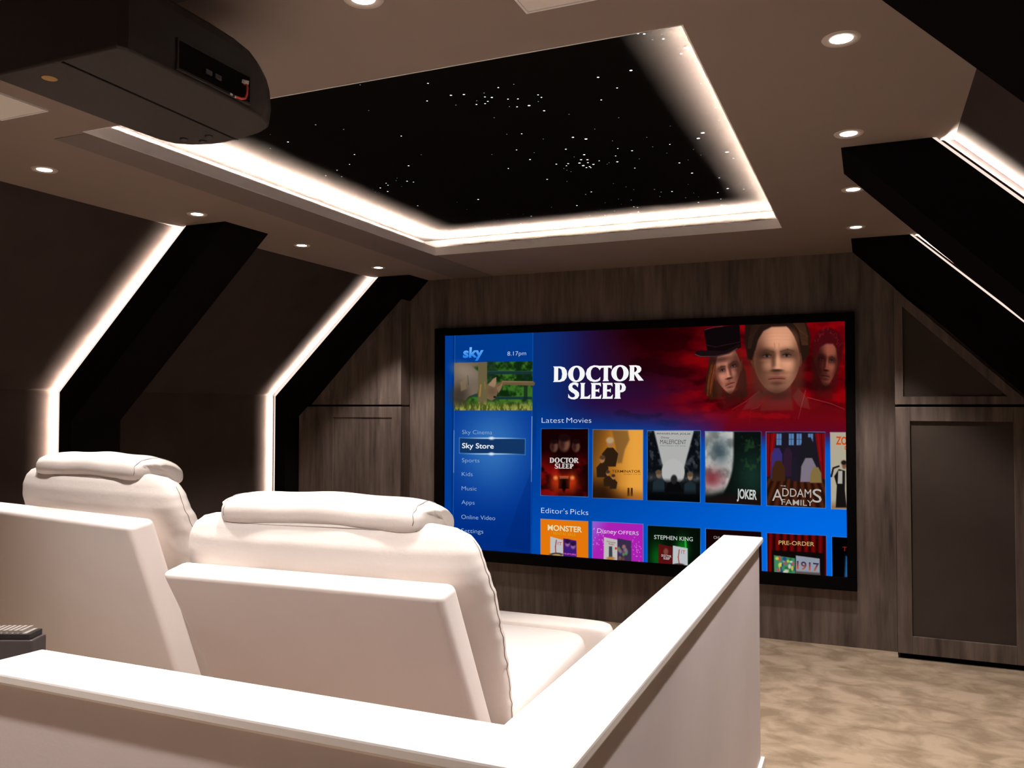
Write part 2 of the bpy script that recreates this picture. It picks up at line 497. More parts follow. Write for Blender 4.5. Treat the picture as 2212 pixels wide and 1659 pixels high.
spots = [
    (-0.055, 2.165, 'downlight on the right side of the ceiling, nearest the viewer'),
    (-0.055, 2.930, 'downlight in the right row, second from the viewer'),
    (-0.055, 3.690, 'downlight in the right row, third from the viewer'),
    (-0.055, 4.470, 'downlight in the right row, closest to the screen wall'),
    (-2.860, 2.197, 'downlight on the left side of the ceiling, nearest the viewer'),
    (-2.866, 2.985, 'downlight in the left row beside the large lit rib'),
    (-2.884, 3.790, 'downlight in the left row between the two lit ribs'),
    (-2.890, 4.585, 'downlight in the left row above the far lit rib, closest to the screen'),
    (-1.014, 1.540, 'downlight cut off by the top edge of the photo, right of the projector'),
    (-0.055, 1.400, 'downlight in the right row above the half wall, out of the picture'),
    (-1.980, 1.540, 'downlight hidden above the black projector'),
    (-1.014, 0.780, 'downlight behind the half wall, right of the projector, out of the picture'),
    (-1.980, 0.780, 'downlight behind the half wall, left of the projector, out of the picture'),
    (-0.950, -0.720, 'added fill downlight bouncing off the pale back wall, right one, out of the picture'),  # this pair is added, unseen, as soft fill for the seats
    (-2.050, -0.720, 'added fill downlight bouncing off the pale back wall, left one, out of the picture'),
]
dl = make_downlight()
for i, (x, y, lb) in enumerate(spots):
    o = dl if i == 0 else copy_thing(dl, lb, (x, y, HC))
    o.location = (x, y, HC)
    o['label'] = lb

# ------------------------------------------------------------------ flush ceiling speakers
def speaker(x0, x1, y0, y1, label):
    r = thing('ceiling_speaker', label, 'speaker', ((x0 + x1) / 2, (y0 + y1) / 2, HC), 0, 'flush ceiling speakers')
    a, b = (x1 - x0) / 2, (y1 - y0) / 2
    fm = MB()
    for u0, u1, v0, v1 in ((-a, a, -b, -b + 0.006), (-a, a, b - 0.006, b), (-a, -a + 0.006, -b + 0.006, b - 0.006), (a - 0.006, a, -b + 0.006, b - 0.006)):
        fm.box(u0, u1, v0, v1, -0.006, 0.0)
    fm.build('frame', MAT['white_wood'], r)
    MB().box(-a + 0.006, a - 0.006, -b + 0.006, b - 0.006, -0.004, 0.0).build('grille', MAT['grille'], r)


speaker(-0.707, -0.500, 1.530, 1.737, 'pale square speaker grille in the ceiling at the top edge, right of the projector')
speaker(-2.480, -2.272, 1.548, 1.756, 'pale square speaker grille in the ceiling at the left edge, beside the projector')

# ------------------------------------------------------------------ half wall with a white cap
hw = thing('half_wall', 'cream half wall with a white wooden cap behind and beside the seats', 'half wall', (-0.44, 1.10, 0))
dx, dy = 0.44, -1.10
Lsh = lambda a: [(x + dx, y + dy) for x, y in a]
MB().prism(Lsh([(-1.508, 1.047), (-0.380, 1.047), (-0.380, 3.208), (-0.500, 3.208), (-0.500, 1.156), (-1.508, 1.156)]), 0.0, 0.862, 'z').build('wall_panel', MAT['cream_paint'], hw, bevel=0.004)
cap = MB().prism(Lsh([(-1.522, 1.034), (-0.367, 1.034), (-0.367, 3.222), (-0.513, 3.222), (-0.513, 1.169), (-1.503, 1.169)]), 0.862, 0.885, 'z').build('cap', MAT['white_wood'], hw, bevel=0.006, seg=3)
cap['label'] = 'white painted wooden cap board'
sk = MB()
sk.box(-0.380 + dx, -0.366 + dx, 1.033 + dy, 3.222 + dy, 0, 0.085)
sk.box(-0.502 + dx, -0.380 + dx, 3.208 + dy, 3.222 + dy, 0, 0.085)
sk.build('skirting_board', MAT['white_wood'], hw, bevel=0.003)
MB().box(-2.30 + dx, -1.540 + dx, 1.047 + dy, 1.330 + dy, 0.0, 0.690).build('low_ledge', MAT['cream_paint'], hw, bevel=0.004)

# ------------------------------------------------------------------ dark box at the left edge
bb = thing('equipment_box', 'dark grey box with a ribbed grey top at the left edge, beyond the white cap', 'box', (-1.632, 1.244, 0.690), math.radians(23))
MB().box(-0.34, 0.0, 0.0, 0.055, 0.0, 0.178).build('casing', MAT['box'], bb, bevel=0.003)
MB().box(-0.335, -0.007, 0.003, 0.052, 0.178, 0.190).build('lid', MAT['proj_dark'], bb, bevel=0.002)
rm = MB()
for k in range(26):
    x = -0.327 + k * 0.0118
    rm.box(x, x + 0.007, 0.006, 0.049, 0.189, 0.197)
rm.box(-0.330, -0.016, 0.006, 0.049, 0.189, 0.191)
rm.build('ribbed_vent', MAT['box_rib'], bb)

# ------------------------------------------------------------------ recliner seats
def sup(n, hw_, hd, xc, yc, z, e=3.2, fx=None):
    out = []
    for i in range(n):
        a = 2 * PI * i / n
        c, s = math.cos(a), math.sin(a)
        x = hw_ * math.copysign(abs(c) ** (2 / e), c)
        y = hd * math.copysign(abs(s) ** (2 / e), s)
        if fx:
            x, y = fx(x, y, z)
        out.append((xc + x, yc + y, z))
    return out


def interp(tab, z):
    for (z0, *a), (z1, *b) in zip(tab, tab[1:]):
        if z0 <= z <= z1:
            t_ = (z - z0) / (z1 - z0)
            t_ = t_ * t_ * (3 - 2 * t_) * 0.35 + t_ * 0.65
            return [p + (q - p) * t_ for p, q in zip(a, b)]
    return list(tab[-1][1:])


def recliner(label, loc, rz, lean, zt, wseed, x_left, raised, arms):
    rnd = random.Random(wseed)
    r = thing('recliner_seat', label, 'recliner', loc, rz, 'cream leather recliners')
    tl = math.tan(math.radians(lean))
    W2 = 0.358
    # padded shell behind the backrest
    zb = 0.33
    sec = [(0, zt), (0.082, zt + 0.014), (0.082 + tl * (zt - zb), zb), (tl * (zt - zb), zb)]
    sh = MB()
    sh.prism(sec, x_left, W2, 'x')
    sh.build('back_shell', MAT['leather_smooth'], r, smooth=True, bevel=0.018, seg=4)
    # backrest cushion, horizontal sections stacked up the lean
    yr = lambda dz: 0.092 - tl * dz
    tab = []
    for dz, dep, h in ((-0.50, 0.120, 0.350), (-0.36, 0.131, 0.372), (-0.266, 0.139, 0.384), (-0.174, 0.146, 0.392), (-0.055, 0.158, 0.397),
                       (0.007, 0.150, 0.397), (0.035, 0.138, 0.392), (0.070, 0.128, 0.384), (0.100, 0.105, 0.366), (0.118, 0.070, 0.335), (0.126, 0.036, 0.300)):
        y0 = yr(dz) if dz < 0 else 0.090 - 0.25 * min(dz, 0.05) + 0.25 * max(0.0, dz - 0.06) + 14.0 * max(0.0, dz - 0.10) ** 2
        y1 = y0 + dep
        tab.append((dz, y0, y1, h))
    N = 64
    rings, seam = [], []
    dzs = [-0.50 + 0.626 * q / 80 for q in range(81)]
    ph = rnd.random() * 6
    for dz in dzs:
        y0, y1, h = interp(tab, dz)

        def fx(x, y, z, h=h, y0=y0, y1=y1, dz=dz):
            s_ = max(0.0, (abs(x) / h - 0.86) / 0.14)           # gathers close to the side seam
            hd = (y1 - y0) / 2
            m_ = max(0.0, 1 - abs(y) / (hd + 1e-6))
            ripple = math.sin(dz * 105 + ph) * 0.6 + math.sin(dz * 171 + 2 * ph) * 0.4
            x += math.copysign((0.0026 * ripple - 0.0015 * m_) * s_ * (1 if dz < 0.02 else 0.4), x)
            if y < 0 and dz > 0.0:                              # soft pulls along the back of the top edge
                y += 0.0022 * math.sin(x * 46 + ph) * math.sin(x * 17 + 1.3) * min(1, dz / 0.03)
            if y > 0:                                           # belly
                y += 0.016 * (1 - (x / h) ** 2)
            return x, y
        ring = sup(N, h, (y1 - y0) / 2, 0, (y0 + y1) / 2, zt + dz, 3.0, fx)
        rings.append(ring)
        seam.append(ring)
    # close the top and the foot softly
    top = rings[-1]
    cx_ = sum(p[0] for p in top) / N
    cy_ = sum(p[1] for p in top) / N
    for f_, dz in ((0.86, 0.130), (0.6, 0.133), (0.25, 0.134)):
        rings.append([(cx_ + (p[0] - cx_) * f_, cy_ + (p[1] - cy_) * f_, zt + dz) for p in top])
    bc = MB().loft(rings).build('back_cushion', MAT['leather'], r, smooth=True)
    for i0 in (0, N // 2):
        pts = [(p[i0][0] + (0.0006 if i0 == 0 else -0.0006), p[i0][1], p[i0][2]) for p in seam[6:-4]]
        MB().tube(pts, 0.0009, 6).build('seam', MAT['thread'], bc, smooth=True)
    # rear seam where the headrest roll sits
    j = min(range(len(dzs)), key=lambda q: abs(dzs[q] - 0.112))
    pts = [(p[0], p[1] - 0.0005, p[2] + 0.0025 * math.sin(p[0] * 6)) for p in seam[j] if p[1] < cy_ - 0.025 and abs(p[0]) < 0.262]
    pts.sort()
    MB().tube(pts, 0.0009, 6).build('seam', MAT['thread'], bc, smooth=True)
    # headrest roll
    hr = []
    HWID = 0.300
    n2 = 40
    for q in range(61):
        u = -1 + 2 * q / 60
        s_ = (1 - abs(u) ** 9) ** (1 / 2.2) if abs(u) < 1 else 0.0
        s_ = max(s_, 0.03)
        x = HWID * u
        zc = zt + 0.134 + 0.006 * math.cos(u * 2.2) + 0.0015 * math.sin(u * 9 + ph)
        yc = 0.172 + 0.004 * math.sin(u * 3 + ph)
        ring = []
        for i in range(n2):
            a = 2 * PI * i / n2
            c, s = math.cos(a), math.sin(a)
            e_ = 2.6
            yy = 0.088 * s_ * math.copysign(abs(c) ** (2 / e_), c)
            zz = 0.041 * s_ * math.copysign(abs(s) ** (2 / e_), s)
            fold = 0.0
            if abs(u) > 0.86 and zz < 0.02 and yy < 0.03:         # tucked-in end of the roll
                fold = 0.016 * (abs(u) - 0.86) / 0.14
            ring.append((x - math.copysign(fold, u), yc + yy + fold * 0.4, zc + zz - 0.25 * (yy if yy > 0 else 0)))
        hr.append(ring)
    hd = MB().loft(hr).build('headrest', MAT['leather'], r, smooth=True)
    for sg in (-1, 1):
        pts = [hr[(60 - 5) if sg > 0 else 5][i] for i in range(4, 22)]
        pts = [(p[0] + 0.002 * math.sin(m * 1.7) * sg, p[1], p[2] + 0.0006) for m, p in enumerate(pts)]
        MB().tube(pts, 0.0009, 6).build('gather_seam', MAT['thread'], hd, smooth=True)
    # seat, leg rest, arms, base
    yb = tl * (zt - 0.55) + 0.08

    def pad(name, x0, x1, y0, y1, z0, z1, e, crown, parent=r):
        rr = []
        m = 44
        prof = [(0.0, 0.90), (0.10, 0.97), (0.3, 1.0), (0.62, 1.0), (0.82, 0.985), (0.92, 0.96), (0.975, 0.92), (1.0, 0.84)]
        for f_, sc_ in prof:
            ring = []
            for p in sup(m, (x1 - x0) / 2 * (1 - (1 - sc_) * 0.5), (y1 - y0) / 2 * (1 - (1 - sc_) * 0.5), (x0 + x1) / 2, (y0 + y1) / 2, z0 + (z1 - z0) * f_, e):
                ring.append(p)
            rr.append(ring)
        topr = rr[-1]
        mx, my = (x0 + x1) / 2, (y0 + y1) / 2
        for f_ in (0.75, 0.5, 0.25, 0.05):
            rr.append([(mx + (p[0] - mx) * f_, my + (p[1] - my) * f_, p[2] + crown * (1 - f_ ** 2)) for p in topr])
        return MB().loft(rr).build(name, MAT['leather'], parent, smooth=True)
    y1_ = yb + 0.42
    pad('seat_cushion', -0.335, 0.345, yb + 0.03, y1_ + (0.505 if raised else 0.0), 0.40, 0.602, 7, 0.018)
    if raised:
        pad('leg_rest', -0.375, 0.388, y1_ + 0.509, y1_ + 0.635, 0.40, 0.606, 5, 0.010)
    else:
        pad('leg_rest', -0.335, 0.345, y1_ + 0.004, y1_ + 0.13, 0.08, 0.560, 6, 0.006)
    for x0, x1, y0 in arms:
        pad('armrest', x0, x1, y0, yb + 0.24, 0.05, 0.612, 6, 0.010)
    MB().box(-0.375, 0.375, yb + 0.06, yb + 0.40, 0.0, 0.398).build('base', MAT['leather_smooth'], r, bevel=0.02, seg=3)
    for sg in (-1, 1) if raised else ():
        MB().add([(sg * 0.24 - 0.015, yb + 0.38, 0.20), (sg * 0.24 + 0.015, yb + 0.38, 0.20), (sg * 0.24 + 0.015, y1_ + 0.45, 0.45), (sg * 0.24 - 0.015, y1_ + 0.45, 0.45),
                  (sg * 0.24 - 0.015, yb + 0.38, 0.24), (sg * 0.24 + 0.015, yb + 0.38, 0.24), (sg * 0.24 + 0.015, y1_ + 0.45, 0.47), (sg * 0.24 - 0.015, y1_ + 0.45, 0.47)],
                 [(0, 3, 2, 1), (4, 5, 6, 7), (0, 1, 5, 4), (1, 2, 6, 5), (2, 3, 7, 6), (3, 0, 4, 7)]).build('leg_rest_arm', MAT['proj_dark'], r)
    return r


recliner('cream leather recliner beside the half wall, leg rest raised, right of the two', (-1.155, 1.485, 0), math.radians(2.5), 30.8, 0.980, 3, -0.358, True, ((0.390, 0.585, 0.26),))
recliner('cream leather recliner at the left edge, more upright of the two', (-2.192, 1.728, 0), math.radians(-8.5), 20.0, 1.041, 8, -0.64, False, ())

# ------------------------------------------------------------------ projector
pj = thing('projector', 'matt black projector hanging from the ceiling at top left', 'projector', (-1.413, 1.30, 2.0))
plan = [(-0.190, -0.222), (0.190, -0.222), (0.198, -0.205), (0.197, 0.0), (0.192, 0.130)]
for x, y in ((0.186, 0.180), (0.174, 0.212), (0.150, 0.238), (0.112, 0.258), (0.06, 0.272), (0.0, 0.281), (-0.06, 0.284), (-0.115, 0.280), (-0.155, 0.266), (-0.182, 0.242), (-0.194, 0.205)):
    plan.append((x, y))
plan += [(-0.198, 0.10), (-0.198, -0.205)]
bodyr = []
for z, inl, inr, fr in ((0.0, 0.052, 0.006, 0.010), (0.004, 0.046, 0.002, 0.004), (0.030, 0.004, 0.0, 0.0), (0.040, 0.0, 0.0, 0.0), (0.075, 0.0, 0.001, 0.006), (0.098, 0.002, 0.002, 0.020),
                        (0.120, 0.006, 0.004, 0.048), (0.136, 0.012, 0.008, 0.085), (0.145, 0.020, 0.016, 0.125), (0.147, 0.035, 0.030, 0.150)):
    ring = []
    for x, y in plan:
        xx = x + (inl if x < 0 else -inr)
        if y > 0.05:
            yy = 0.05 + (y - 0.05) * (1 - fr / 0.235)
        else:
            yy = y + (0.004 if z < 0.002 or z > 0.14 else 0.0)
        ring.append((xx, yy, z))
    bodyr.append(ring)
MB().loft(bodyr).build('body', MAT['proj'], pj, bevel=0.004, seg=2)
MB().add([(0.040, -0.215, -0.0008), (0.046, -0.215, -0.0008), (0.030, 0.270, -0.0008), (0.024, 0.270, -0.0008),
          (0.040, -0.215, 0.002), (0.046, -0.215, 0.002), (0.030, 0.270, 0.002), (0.024, 0.270, 0.002)],
         [(0, 3, 2, 1), (4, 5, 6, 7), (0, 1, 5, 4), (1, 2, 6, 5), (2, 3, 7, 6), (3, 0, 4, 7)]).build('seam_line', MAT['void'], pj)
lab = MB().lathe([(0.0001, -0.0012), (0.014, -0.0012), (0.0145, 0.0005)], 24, (-0.048, -0.170, 0)).build('sticker', MAT['amber'], pj)
lab['label'] = 'round amber sticker on the underside'
for fx_, fy_ in ((-0.085, 0.215), (-0.055, 0.245), (-0.015, 0.222)):
    MB().lathe([(0.0001, -0.004), (0.008, -0.004), (0.0095, -0.002), (0.0095, 0.001)], 20, (fx_, fy_, 0)).build('foot', MAT['proj_dark'], pj)
# connector bay on the side that faces the aisle
by0, by1, bz0, bz1 = -0.088, 0.112, 0.012, 0.066
bay = MB()
bay.box(0.1925, 0.1985, by0, by1, bz0, bz1)
bo = bay.build('connector_bay', MAT['void'], pj)
rmv = MB()
for a in ((by0 - 0.004, by0, bz0 - 0.004, bz1 + 0.004), (by1, by1 + 0.004, bz0 - 0.004, bz1 + 0.004), (by0, by1, bz1, bz1 + 0.004), (by0, by1, bz0 - 0.004, bz0)):
    rmv.box(0.190, 0.200, *a)
rmv.build('bay_rim', MAT['proj'], bo)
for k in range(2):
    MB().box(0.1985, 0.203, -0.02 + k * 0.026, -0.002 + k * 0.026, 0.026, 0.036).build('socket', MAT['proj_dark'], bo, bevel=0.001)
MB().tube([(0.199, 0.095, 0.046), (0.206, 0.095, 0.044), (0.2085, 0.094, 0.036), (0.2085, 0.093, 0.022), (0.206, 0.091, 0.013), (0.203, 0.083, 0.010), (0.200, 0.070, 0.010)], 0.0024, 10).build('red_cable', MAT['red_cable'], bo, smooth=True)
MB().tube([(0.1985, 0.089, 0.050), (0.209, 0.097, 0.0475)], 0.0042, 12).build('white_plug', MAT['white_plug'], bo, smooth=True)
pm_ = MB()
pm_.box(0.1985, 0.2005, 0.052, 0.059, 0.008, 0.012)
pm_.box(0.1985, 0.2005, 0.066, 0.070, 0.007, 0.011)
pm_.build('printed_mark', MAT['white_plug'], bo)
# front lens and the ceiling bracket
lr = [[(0.0 + rr * math.cos(2 * PI * i / 32), yy, 0.068 + rr * math.sin(2 * PI * i / 32)) for i in range(32)] for rr, yy in ((0.052, 0.255), (0.052, 0.288), (0.044, 0.292), (0.040, 0.278))]
ln = MB().loft(lr, True, False).build('lens_barrel', MAT['proj_dark'], pj, smooth=True)
MB().add([(0.041 * math.cos(2 * PI * i / 32), 0.279, 0.068 + 0.041 * math.sin(2 * PI * i / 32)) for i in range(32)], [tuple(range(32))]).build('lens_glass', MAT['glass'], ln)
mt = MB()
mt.lathe([(0.024, 0.146), (0.024, 0.246)], 20, (-0.02, -0.01, 0), True, True)
mt.box(-0.11, 0.07, -0.10, 0.08, 0.244, 0.258)
mt.box(-0.13, 0.09, -0.12, 0.10, 0.145, 0.156)
mt.build('ceiling_bracket', MAT['proj_dark'], pj, bevel=0.003)

# ------------------------------------------------------------------ built-in cupboards at the ends of the screen wall
def cupboard(label, x_of, diag, recess, wall_x):
    r = thing('built_in_cupboard', label, 'cupboard', (x_of(0.45), 5.124, 0), 0, 'cupboards beside the screen')
    X = lambda x: x_of(x) - x_of(0.45)
    Y0, Y1 = 5.060 - 5.124, YF - 5.124
    bx = lambda mb, a, b, z0, z1, y0=Y0, y1=Y0 + 0.02: mb.box(min(X(a), X(b)), max(X(a), X(b)), y0, y1, z0, z1)
    E_ = wall_x
    f_ = MB()
    bx(f_, 0.127, 0.200, 0.030, 1.368)
    bx(f_, 0.690, 0.770, 0.030, 1.368)
    bx(f_, 0.200, 0.690, 1.290, 1.368)
    bx(f_, 0.200, 0.690, 0.030, 0.125)
    bx(f_, 0.770, E_, 0.030, 1.368)
    lo = f_.build('door_frame', MAT['front'], r, bevel=0.002)
    p_ = MB()
    bx(p_, 0.195, 0.695, 0.12, 1.295, Y0 + recess, Y0 + recess + 0.008)
    p_.build('door_panel', MAT['acoustic'] if recess > 0.01 else MAT['front'], lo)
    d = diag
    pr = [(0.127, 1.382), (0.127, d - 0.127), (E_ if E_ < d - 1.382 else d - 1.382, max(1.382, d - E_))]
    inn = [(0.168, 1.424), (0.168, d - 0.062 - 0.168), (d - 0.062 - 1.424, 1.424)]
    u_ = MB()
    for i in range(3):
        j = (i + 1) % 3
        u_.prism([(X(a), b) for a, b in (pr[i], pr[j], inn[j], inn[i])], Y0, Y0 + 0.02)
    up = u_.build('upper_frame', MAT['front'], r)
    MB().prism([(X(a), b) for a, b in ((0.16, 1.416), (0.16, d - 0.05 - 0.16), (d - 0.05 - 1.416, 1.416))], Y0 + recess, Y0 + recess + 0.008).build('upper_panel', MAT['acoustic'] if recess > 0.01 else MAT['front'], up)
    c_ = MB()
    bx(c_, 0.132, E_, 0.035, 1.362, Y0 + 0.028, Y1 - 0.001)
    c_.prism([(X(a), b) for a, b in ((0.132, 1.375), (0.132, d - 0.15), (E_, max(1.40, d - E_ - 0.02)), (E_, 1.375))], Y0 + 0.028, Y1 - 0.001)
    bx(c_, 0.127, 0.134, 0.030, 1.368, Y0 + 0.019, Y1 - 0.001)
    bx(c_, 0.127, 0.134, 1.382, d - 0.14, Y0 + 0.019, Y1 - 0.001)
    c_.build('carcass', MAT['front'], r)
    k_ = MB()
    bx(k_, 0.140, E_, 0.0, 0.034, Y0 + 0.03, Y1 - 0.001)
    g_ = MB()
    bx(g_, 0.138, E_, 1.360, 1.384, Y0 + 0.012, Y1 - 0.001)
    g_.build('shadow_gap', MAT['void'], r)
    k_.build('plinth', MAT['void'], r)


cupboard('dark streaked cupboard with recessed panels right of the screen', lambda x: x, 2.150, 0.016, 0.925)
cupboard('dark streaked cupboard left of the screen behind the seats', lambda x: -2.873 - x, 2.262, 0.006, 0.990)

# ------------------------------------------------------------------ the big screen
SX0, SX1, SZ0, SZ1, SY = -2.703, -0.128, 0.401, 1.858, 5.150
scr = thing('projection_screen', 'large black framed screen on the front wall showing a blue film menu', 'screen', ((SX0 + SX1) / 2, YF, 0))
fr = MB()
q0, q1, w0, w1 = -2.780, -0.076, 0.326, 1.909
cxs = (SX0 + SX1) / 2
for a, b, c, d in ((q0, q1, w0, SZ0), (q0, q1, SZ1, w1), (q0, SX0, SZ0, SZ1), (SX1, q1, SZ0, SZ1)):
    fr.box(a - cxs, b - cxs, -0.050, -0.001, c, d)
fr.build('frame', MAT['frame'], scr, bevel=0.004)
MB().box(SX0 - 0.01 - cxs, SX1 + 0.01 - cxs, -0.030, -0.001, SZ0 - 0.01, SZ1 + 0.01).build('backing', MAT['frame'], scr)

# picture coordinates: the menu is laid out on a slightly keystoned sheet (corners below) and mapped onto the flat screen
QC = [(959, 727), (1822, 692), (1833, 1250), (962, 1180)]
A_, B_ = [], []
for (x, y), (u, v) in zip(QC, ((0, 0), (1, 0), (1, 1), (0, 1))):
    A_.append([x, y, 1, 0, 0, 0, -u * x, -u * y]); B_.append(u)
    A_.append([0, 0, 0, x, y, 1, -v * x, -v * y]); B_.append(v)
hh = np.linalg.solve(np.array(A_, float), np.array(B_, float))
HM = np.array([[hh[0], hh[1], hh[2]], [hh[3], hh[4], hh[5]], [hh[6], hh[7], 1.0]])
HI = np.linalg.inv(HM)


def to_wall(px, py, d):
    """sheet point -> point on the screen (local to the screen root), d metres in front of the picture"""
    q = HM @ np.array([px, py, 1.0])
    u, v = q[0] / q[2], q[1] / q[2]
    return (SX0 + u * (SX1 - SX0) - cxs, SY - YF - d, SZ1 - v * (SZ1 - SZ0))


NXG, NYG = 840, 472
uu, vv = np.meshgrid(np.linspace(-0.002, 1.002, NXG + 1), np.linspace(-0.002, 1.002, NYG + 1))
den = HI[2, 0] * uu + HI[2, 1] * vv + HI[2, 2]
PX = (HI[0, 0] * uu + HI[0, 1] * vv + HI[0, 2]) / den
PY = (HI[1, 0] * uu + HI[1, 1] * vv + HI[1, 2]) / den
IMG = np.zeros(PX.shape + (3,))


def sm(a, b, x):
    t_ = np.clip((x - a) / (b - a), 0, 1)
    return t_ * t_ * (3 - 2 * t_)


def mixc(a, b, t_):
    return np.asarray(a, float) * (1 - t_[..., None]) + np.asarray(b, float) * t_[..., None]


def window(x0, x1, y0, y1, pad=4):
    m_ = (PX > x0 - pad) & (PX < x1 + pad) & (PY > y0 - pad) & (PY < y1 + pad)
    ys, xs = np.where(m_)
    if len(ys) == 0:
        return None
    return slice(ys.min(), ys.max() + 1), slice(xs.min(), xs.max() + 1)


def put(sl, mask, col, alpha=1.0):
    m_ = (mask * alpha)[..., None]
    IMG[sl] = IMG[sl] * (1 - m_) + np.asarray(col, float) * m_


def sdf(pts, X, Y):
    ins = np.zeros(X.shape, bool)
    dist = np.full(X.shape, 1e9)
    n = len(pts)
    for i in range(n):
        (x0, y0), (x1, y1) = pts[i], pts[(i + 1) % n]
        ex, ey = x1 - x0, y1 - y0
        t_ = np.clip(((X - x0) * ex + (Y - y0) * ey) / (ex * ex + ey * ey + 1e-9), 0, 1)
        dist = np.minimum(dist, np.hypot(X - x0 - t_ * ex, Y - y0 - t_ * ey))
        c = ((y0 > Y) != (y1 > Y)) & (X < (x1 - x0) * (Y - y0) / ((y1 - y0) if y1 != y0 else 1e-9) + x0)
        ins ^= c
    return np.where(ins, -dist, dist)


def poly(pts, col, soft=0.6, alpha=1.0):
    sl = window(min(p[0] for p in pts), max(p[0] for p in pts), min(p[1] for p in pts), max(p[1] for p in pts), soft + 3)
    if sl:
        put(sl, sm(soft, -soft, sdf(pts, PX[sl], PY[sl])), col, alpha)


def ell(cx, cy, rx, ry, col, soft=0.15, alpha=1.0, rot=0.0):
    R_ = max(rx, ry) * (1 + soft)
    sl = window(cx - R_, cx + R_, cy - R_, cy + R_, 3)
    if sl:
        a = math.radians(rot)
        X, Y = PX[sl] - cx, PY[sl] - cy
        d = np.hypot((X * math.cos(a) + Y * math.sin(a)) / rx, (-X * math.sin(a) + Y * math.cos(a)) / ry)
        put(sl, sm(1 + soft, 1 - soft, d), col, alpha)


def line(pts, wd_, col, alpha=1.0, soft=0.6):
    for (x0, y0), (x1, y1) in zip(pts, pts[1:]):
        sl = window(min(x0, x1), max(x0, x1), min(y0, y1), max(y0, y1), wd_ + 3)
        if sl:
            X, Y = PX[sl], PY[sl]
            ex, ey = x1 - x0, y1 - y0
            t_ = np.clip(((X - x0) * ex + (Y - y0) * ey) / (ex * ex + ey * ey + 1e-9), 0, 1)
            put(sl, sm(wd_ / 2 + soft, wd_ / 2 - soft, np.hypot(X - x0 - t_ * ex, Y - y0 - t_ * ey)), col, alpha)


_rs = np.random.RandomState(5)


def vnoise(X, Y, s, seed=0):
    rs = np.random.RandomState(seed)
    g = rs.rand(64, 64)
    x, y = X / s, Y / s
    xi, yi = np.floor(x).astype(int), np.floor(y).astype(int)
    fx_, fy_ = x - xi, y - yi
    fx_, fy_ = fx_ * fx_ * (3 - 2 * fx_), fy_ * fy_ * (3 - 2 * fy_)
    G = lambda a, b: g[b % 64, a % 64]
    return (G(xi, yi) * (1 - fx_) + G(xi + 1, yi) * fx_) * (1 - fy_) + (G(xi, yi + 1) * (1 - fx_) + G(xi + 1, yi + 1) * fx_) * fy_


def fbm(X, Y, s, seed=0, o=4):
    t_, a, n = 0, 1, 0
    for k in range(o):
        t_ = t_ + a * vnoise(X, Y, s / 2 ** k, seed + k)
        n += a
        a *= 0.5
    return t_ / n


# --- menu background
base = mixc((0, 58, 140), (0, 50, 142), sm(720, 900, PY))
gx = np.exp(-((PX - 1062) / 75) ** 2 - ((PY - 965) / 95) ** 2)
base = mixc(base, (58, 122, 190), gx * 0.85)
base = mixc(base, (0, 42, 122), sm(1060, 1190, PY) * 0.75)
left = PX < 978.5
right_col = mixc((0, 62, 152), (0, 104, 225), np.clip(sm(1140, 1830, PX) * 0.75 + sm(1000, 1180, PY) * 0.3, 0, 1))
IMG[:] = np.where((PX > 1147)[..., None], right_col, base)
IMG[left] = np.array((0, 58, 146))
poly([(976, 720), (979, 720), (979, 1190), (976, 1190)], (0, 42, 112), 1.2, 0.8)
line([(980, 725), (980, 1185)], 1.0, (70, 130, 200), 0.55)
line([(980, 930), (980, 1020)], 1.2, (170, 205, 240), 0.6)
line([(1146, 718), (1146, 1192)], 1.0, (60, 120, 200), 0.45)
line([(1146, 900), (1146, 1040)], 1.2, (190, 215, 240), 0.75)
poly([(1148, 716), (1156, 716), (1156, 1200), (1148, 1200)], (0, 40, 110), 3, 0.5)
ARC = [(1090, 1180), (1118, 1090), (1147, 1012), (1147, 1190)]
poly(ARC, (0, 30, 100), 1.0, 0.25)

# --- film banner
sl = (slice(0, NYG + 1), slice(0, NXG + 1))
fade = sm(965, 872, PY + (PX - 1500) * -0.05) * sm(1147, 1149, PX)
t1 = sm(1150, 1290, PX)
t2 = sm(1230, 1400, PX)
t3 = sm(1380, 1560, PX)
ban = mixc((8, 48, 120), (32, 16, 66), t1)
ban = mixc(ban, (48, 0, 4), t2 * sm(900, 740, PY - (PX - 1300) * 0.10))
ban = mixc(ban, (66, 6, 40), t2 * sm(820, 900, PY))
ban = mixc(ban, (98, 0, 8), t3)
smk = fbm(PX * 0.7 + PY * 0.9, PY * 1.6 - PX * 0.35, 60, 3)
ban = mixc(ban, (150, 4, 10), np.clip(t3 * sm(0.52, 0.72, smk), 0, 1) * 0.75)
ban = mixc(ban, (24, 0, 2), np.clip(t2 * sm(0.5, 0.36, smk), 0, 1) * 0.55)
ban = mixc(ban, (24, 0, 2), sm(770, 700, PY) * t2 * sm(1560, 1480, PX) * 0.7)
put(sl, fade, ban)
mag = sm(880, 925, PY) * sm(970, 915, PY) * sm(1380, 1560, PX)
put(sl, mag * 0.45, (88, 0, 52))


